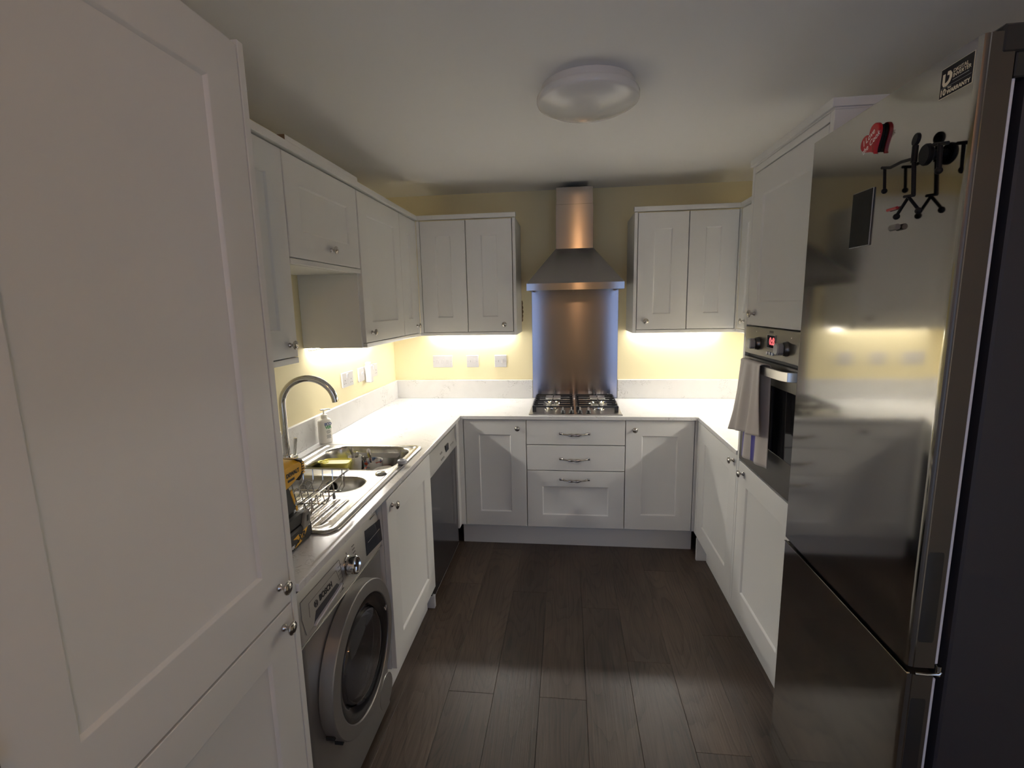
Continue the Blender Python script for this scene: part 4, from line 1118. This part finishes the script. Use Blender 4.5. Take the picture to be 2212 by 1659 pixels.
# ------------------------------------------------------------------ tea towel over the oven handle
NU, NV = 44, 70
barx, bz_ = .693, .868 + .478
tv = []; uvs = []
for j in range(NV + 1):
    v = j / NV
    for i in range(NU + 1):
        u = i / NU
        if v < .44:      # front fall
            s_ = (.44 - v) / .44       # 1 at the hem, 0 at the bar
            ya, yb2 = -1.468 + .098 * s_ ** 1.1, -1.690 - .030 * s_
            y = ya + (yb2 - ya) * u
            z = bz_ + .002 - (.318 - .050 * u) * s_
            fold = math.sin(u * 11.5 + .6 + s_ * .7) * .62 + math.sin(u * 21 + 2 - s_) * .34 + math.sin(u * 37 + s_ * 2) * .10
            x = barx - .015 - .004 * s_ + fold * (.006 + .021 * s_) * (1 - .3 * u) - .010 * s_ * (1 - u)
        elif v < .52:    # over the bar
            t = (v - .44) / .08
            ya, yb2 = -1.468, -1.690 - .014 * t
            y = ya + (yb2 - ya) * u
            fold = (math.sin(u * 11.5 + .6) * .62 + math.sin(u * 21 + 2) * .34 + math.sin(u * 37) * .10) * .006
            x = barx - .015 * math.cos(PI * t) + fold * (1 - 2 * t) * .8
            z = bz_ + .002 + .007 * math.sin(PI * t)
        else:            # back fall, between handle and door
            s_ = (v - .52) / .48
            ya, yb2 = -1.468 - .018 * s_, -1.704 - .022 * s_
            y = ya + (yb2 - ya) * u
            z = bz_ + .002 - (.415 - .020 * u) * s_
            x = barx + .0165 + math.sin(u * 12 + 1.0) * .0035 * (1 - s_) + s_ * (-.012) * (1 - u) + math.sin(u * 13 + 1 + s_) * .006 * s_ - .004 * s_
        tv.append((x, y, z)); uvs.append((u, v))
tf = [(j * (NU + 1) + i, j * (NU + 1) + i + 1, (j + 1) * (NU + 1) + i + 1, (j + 1) * (NU + 1) + i) for j in range(NV) for i in range(NU)]
tm = bpy.data.meshes.new('tea_towel'); tm.from_pydata(tv, [], tf)
ul = tm.uv_layers.new(name='UVMap')
for lp in tm.loops: ul.data[lp.index].uv = uvs[lp.vertex_index]
for p in tm.polygons: p.use_smooth = True
tw = obj('tea_towel', tm, M_cloth)
so_ = tw.modifiers.new('thickness', 'SOLIDIFY'); so_.thickness = .0025; so_.offset = 0
tag(tw, 'beige tea towel with blue stripes hanging over the oven handle', 'towel')

# ------------------------------------------------------------------ fridge freezer (door fronts x=0.658)
fg = root('fridge_freezer', 'tall stainless steel fridge freezer in the right foreground', 'fridge', (.722, -2.032, 0), RIGHT)
FW = .594; FD = .060
obj('cabinet_body', MB().box(.001, FW + .002, .010, .60, .03, 2.028, .004), M_fridgeside, fg, smooth=0)
def fridge_door(name, z0, z1):
    d = root(name, '', '', (0, 0, 0)); del d['label'], d['category']; d.parent = fg
    # slab with a rolled vertical edge on the handle side
    pts = [(0.002, -.012), (0.002, -.058), (.006, -.064)]
    pts += [(FW * q / 10, -.064 - .0 * math.sin(PI * q / 10)) for q in range(1, 10)]
    pts += [(FW - .014, -.064), (FW - .010, -.0638), (FW - .004, -.0615), (FW - .0015, -.057), (FW - .0015, -.054)]
    pts += [(FW, -.053), (FW, -.014), (FW - .002, -.012)]
    m_ = MB().prism(pts, z0, z1, 'xy', 0)
    o = obj('door_skin', m_, M_fridge, d, smooth=30)
    o.data.materials.append(M_fridgeedge)
    for p in o.data.polygons:
        if p.normal.x > .6 or (abs(p.normal.z) > .5): p.material_index = 1
    obj('gasket', MB().box(.012, FW - .004, -.0118, -.0040, z0 + .006, z1 - .010, .002), M_rubber, d, smooth=0)
    return d
du = fridge_door('fridge_door', .829, 2.040)
dl = fridge_door('freezer_door', .05, .812)
def recess(parent, z0, z1):
    g = MB()
    g.rings([[(FW + .0004, y, z) for y, z in ((-.050, z0), (-.024, z0), (-.022, z0 + .006), (-.022, z1 - .006), (-.024, z1), (-.050, z1), (-.052, z1 - .006), (-.052, z0 + .006))],
             [(FW + .0008, y, z) for y, z in ((-.048, z0 + .004), (-.026, z0 + .004), (-.024, z0 + .008), (-.024, z1 - .008), (-.026, z1 - .004), (-.048, z1 - .004), (-.050, z1 - .008), (-.050, z0 + .008))]], True, True)
    obj('handle_recess', g, M_black, parent)
recess(du, .888, 1.088); recess(dl, .545, .756)
obj('door_trim', MB().box(.003, FW - .001, -.0655, -.058, .8122, .8158, .0008), M_chrome, dl, smooth=0)
hgm = MB().box(FW - .075, FW + .0022, -.036, .05, 2.005, 2.052, .004); hgm.box(FW - .030, FW + .0022, -.012, .03, 1.965, 2.006, .002)
obj('hinge_cover', hgm, M_black, fg, smooth=0)
hb_ = MB().tube([(FW + .001, -.050, .816), (FW + .003, -.030, .816), (FW + .003, -.006, .818), (FW + .003, -.002, .824)], .0030, 8); hb_.cyl((FW - .002, -.004, .812), (FW - .002, -.004, .834), .005, n=12)
obj('middle_hinge', hb_, M_nickel, fg)
# energy / warranty sticker on the fridge door
stk = obj('warranty_sticker', MB().box(-.0395, .0395, -.0004, .0, -.0265, .0265), M_cream, du, (.538, -.0641, 1.994), (0, 0, 0), smooth=0)
obj('sticker_face', MB().box(-.0385, .0385, -.0007, -.0003, -.0255, .0255), M_stickerblack, stk, smooth=0)
ys_ = -.0009
lgm = MB().tube([(-.0305, 0, .0155), (-.0305, 0, -.0005), (-.029, 0, -.0035), (-.026, 0, -.0045)], .0032, 8)
lgm.tube([(-.022, 0, .0145), (-.0165, 0, .0140), (-.0135, 0, .0100), (-.0135, 0, .0050), (-.0165, 0, -.0005), (-.021, 0, -.0035), (-.026, 0, -.0045)], .0034, 8)
lgm.v = [(x, y * .1, z) for x, y, z in lgm.v]
obj('sticker_emblem', lgm, M_cream, stk, (0, ys_, 0))
text('lettering', 'DIGITAL', .0095, M_cream, stk, (-.008, ys_, .0125), align='LEFT', ext=.0002)
text('lettering', 'INVERTER', .0095, M_cream, stk, (-.008, ys_, .0045), align='LEFT', ext=.0002)
obj('sticker_small_print', MB().box(-.008, .030, -.0010, -.0006, -.0030, -.0018), M_greyp, stk, smooth=0)
obj('sticker_rule', MB().box(-.036, .036, -.0010, -.0006, -.0092, -.0087), M_greyp, stk, smooth=0)
text('lettering', '10', .0155, M_cream, stk, (-.030, ys_, -.0172), bold=.0004, ext=.0002)
text('lettering', 'Year', .0050, M_cream, stk, (-.019, ys_, -.0120), align='LEFT', ext=.0002)
text('lettering', 'WARRANTY', .0098, M_cream, stk, (-.020, ys_, -.0195), align='LEFT', ext=.0002, bold=.0003)

# ------------------------------------------------------------------ fridge magnets (x is the door plane 0.658; they face -x)
FXP = .658 - .0002
# heart
ht = root('heart_magnet', 'red heart shaped fridge magnet with white lettering', 'magnet', (FXP, -2.343, 1.954), RIGHT)
def heart(s_, n=40):
    out = []
    for k in range(n):
        t = 2 * PI * k / n
        out.append((16 * math.sin(t) ** 3 * s_, (13 * math.cos(t) - 5 * math.cos(2 * t) - 2 * math.cos(3 * t) - math.cos(4 * t)) * s_))
    return out
hs = .00225
HR = math.radians(28)
def rot2(pts, a): return [(x * math.cos(a) - y * math.sin(a), x * math.sin(a) + y * math.cos(a)) for x, y in pts]
obj('magnet_backing', MB().prism(rot2(heart(hs * .90), HR), -.006, -.0003, 'xz'), M_magblack, ht)
hf = obj('heart_face', MB().prism(rot2(heart(hs), HR), -.0155, -.0063, 'xz', .0012), M_red, ht)
text('lettering', 'I Love', .0185, M_whiteprint, hf, (-.006, -.0158, .008), rot=(PI / 2, -.45, 0), ext=.0002, shear=.25)
text('lettering', 'the Cook', .0175, M_whiteprint, hf, (.004, -.0158, -.0065), rot=(PI / 2, -.45, 0), ext=.0002, shear=.25)
# black slate magnet
sl = root('memo_plate', 'black rectangular plate stuck on the fridge door', 'magnet', (FXP, -2.310, 1.785), RIGHT)
obj('plate_edge', MB().box(-.0415, .0415, -.0030, 0, -.0655, .0655, .001), M_greyp, sl, smooth=0)
obj('plate_face', MB().box(-.040, .040, -.0036, -.0028, -.064, .064), M_slate, sl, smooth=0)
# stick-figure of bar and ball magnets standing off the door
SXP = .637
sf = root('stick_figure', 'black magnetic stick figure standing out from the fridge door', 'magnet', (FXP, -2.51, 1.76), 0)
def rel(x, y, z): return (x - FXP, y + 2.51, z - 1.76)
def limb(name, pts, r=.0030): obj(name, MB().tube([rel(*p) for p in pts], r, 10), M_magblack, sf)
def ball(name, p, r=.0055): obj(name, MB().sphere(rel(*p), r, 14, 10), M_magblack, sf)
obj('head', MB().lathe([(.0110, 0), (.0122, .0015), (.0122, .0050), (.0110, .0065)], rel(SXP - .003, -2.511, 1.905), (1, -.15, -.1), 24), M_magblack, sf)
limb('neck', [(SXP, -2.511, 1.893), (SXP, -2.511, 1.862)], .0056)
limb('spine', [(SXP, -2.511, 1.866), (SXP, -2.520, 1.797)], .0040)
limb('hip_bar', [(SXP, -2.522, 1.797), (SXP, -2.493, 1.800)], .0031)
limb('leg', [(SXP, -2.506, 1.797), (SXP, -2.475, 1.767)]); ball('foot', (SXP, -2.474, 1.764), .0064)
limb('leg', [(SXP, -2.506, 1.797), (SXP, -2.539, 1.767)]); ball('foot', (SXP, -2.540, 1.764), .0064)
limb('arm', [(SXP, -2.506, 1.870), (SXP, -2.472, 1.873), (SXP, -2.438, 1.871), (SXP, -2.408, 1.878)], .0032)
limb('forearm', [(SXP, -2.418, 1.874), (SXP, -2.424, 1.829)]); ball('hand', (SXP, -2.424, 1.826), .0058)
obj('magnet_disc', MB().lathe([(.0180, 0), (.0200, .0025), (.0200, .0075), (.0180, .010)], rel(.633, -2.543, 1.867), (1, -.12, .05), 30), M_magblack, sf)
obj('magnet_base', MB().lathe([(.009, 0), (.009, .0150)], rel(.6425, -2.543, 1.867), (1, 0, 0), 18), M_magblack, sf)
limb('arm', [(SXP, -2.562, 1.880), (SXP, -2.599, 1.872)], .0034)
limb('forearm', [(SXP, -2.580, 1.876), (SXP, -2.583, 1.832)], .0044); ball('hand', (SXP, -2.583, 1.828), .0066)
rm = obj('bar_magnet', MB().cyl((0, .016, 0), (0, -.016, 0), .0032, n=12), M_red, None, (FXP - .0034, -2.428, 1.787)); tag(rm, 'small red bar magnet beside the stick figure foot', 'magnet')
bm_ = obj('cylinder_magnet', MB().lathe([(.0055, 0), (.0065, .001), (.0065, .022), (.0055, .023)], (0, -.0115, 0), (0, 1, 0), 18), M_drillgrey, None, (FXP - .0067, -2.447, 1.7455)); tag(bm_, 'small dark cylinder magnet below the stick figure', 'magnet')

# ------------------------------------------------------------------ ceiling lamp (switched off)
lp_ = root('ceiling_lamp', 'round flush white ceiling lamp, switched off', 'lamp', (.024, -1.640, ZC))
obj('lamp_base', MB().lathe([(.150, -.001), (.172, -.001), (.172, -.030), (.150, -.034)], n=72), M_lampbase, lp_)
obj('lamp_shade', MB().lathe([(.168, -.028), (.186, -.030), (.1895, -.036), (.1895, -.050), (.187, -.056), (.181, -.060), (.150, -.075), (.100, -.088), (.050, -.095), (.001, -.097)], n=72), M_lampshade, lp_)

# ------------------------------------------------------------------ pendant behind the viewer (its warm streak shows in the steel)
pn = root('pendant_lamp', 'lit warm globe lamp on the ceiling behind the viewer', 'lamp', (.10, -4.20, 2.26))
obj('globe', MB().sphere((0, 0, 0), .05, 24, 16), M_bulb, pn)
obj('cord', MB().cyl((0, 0, .05), (0, 0, ZC - 2.26), .004, n=8), M_white, pn)
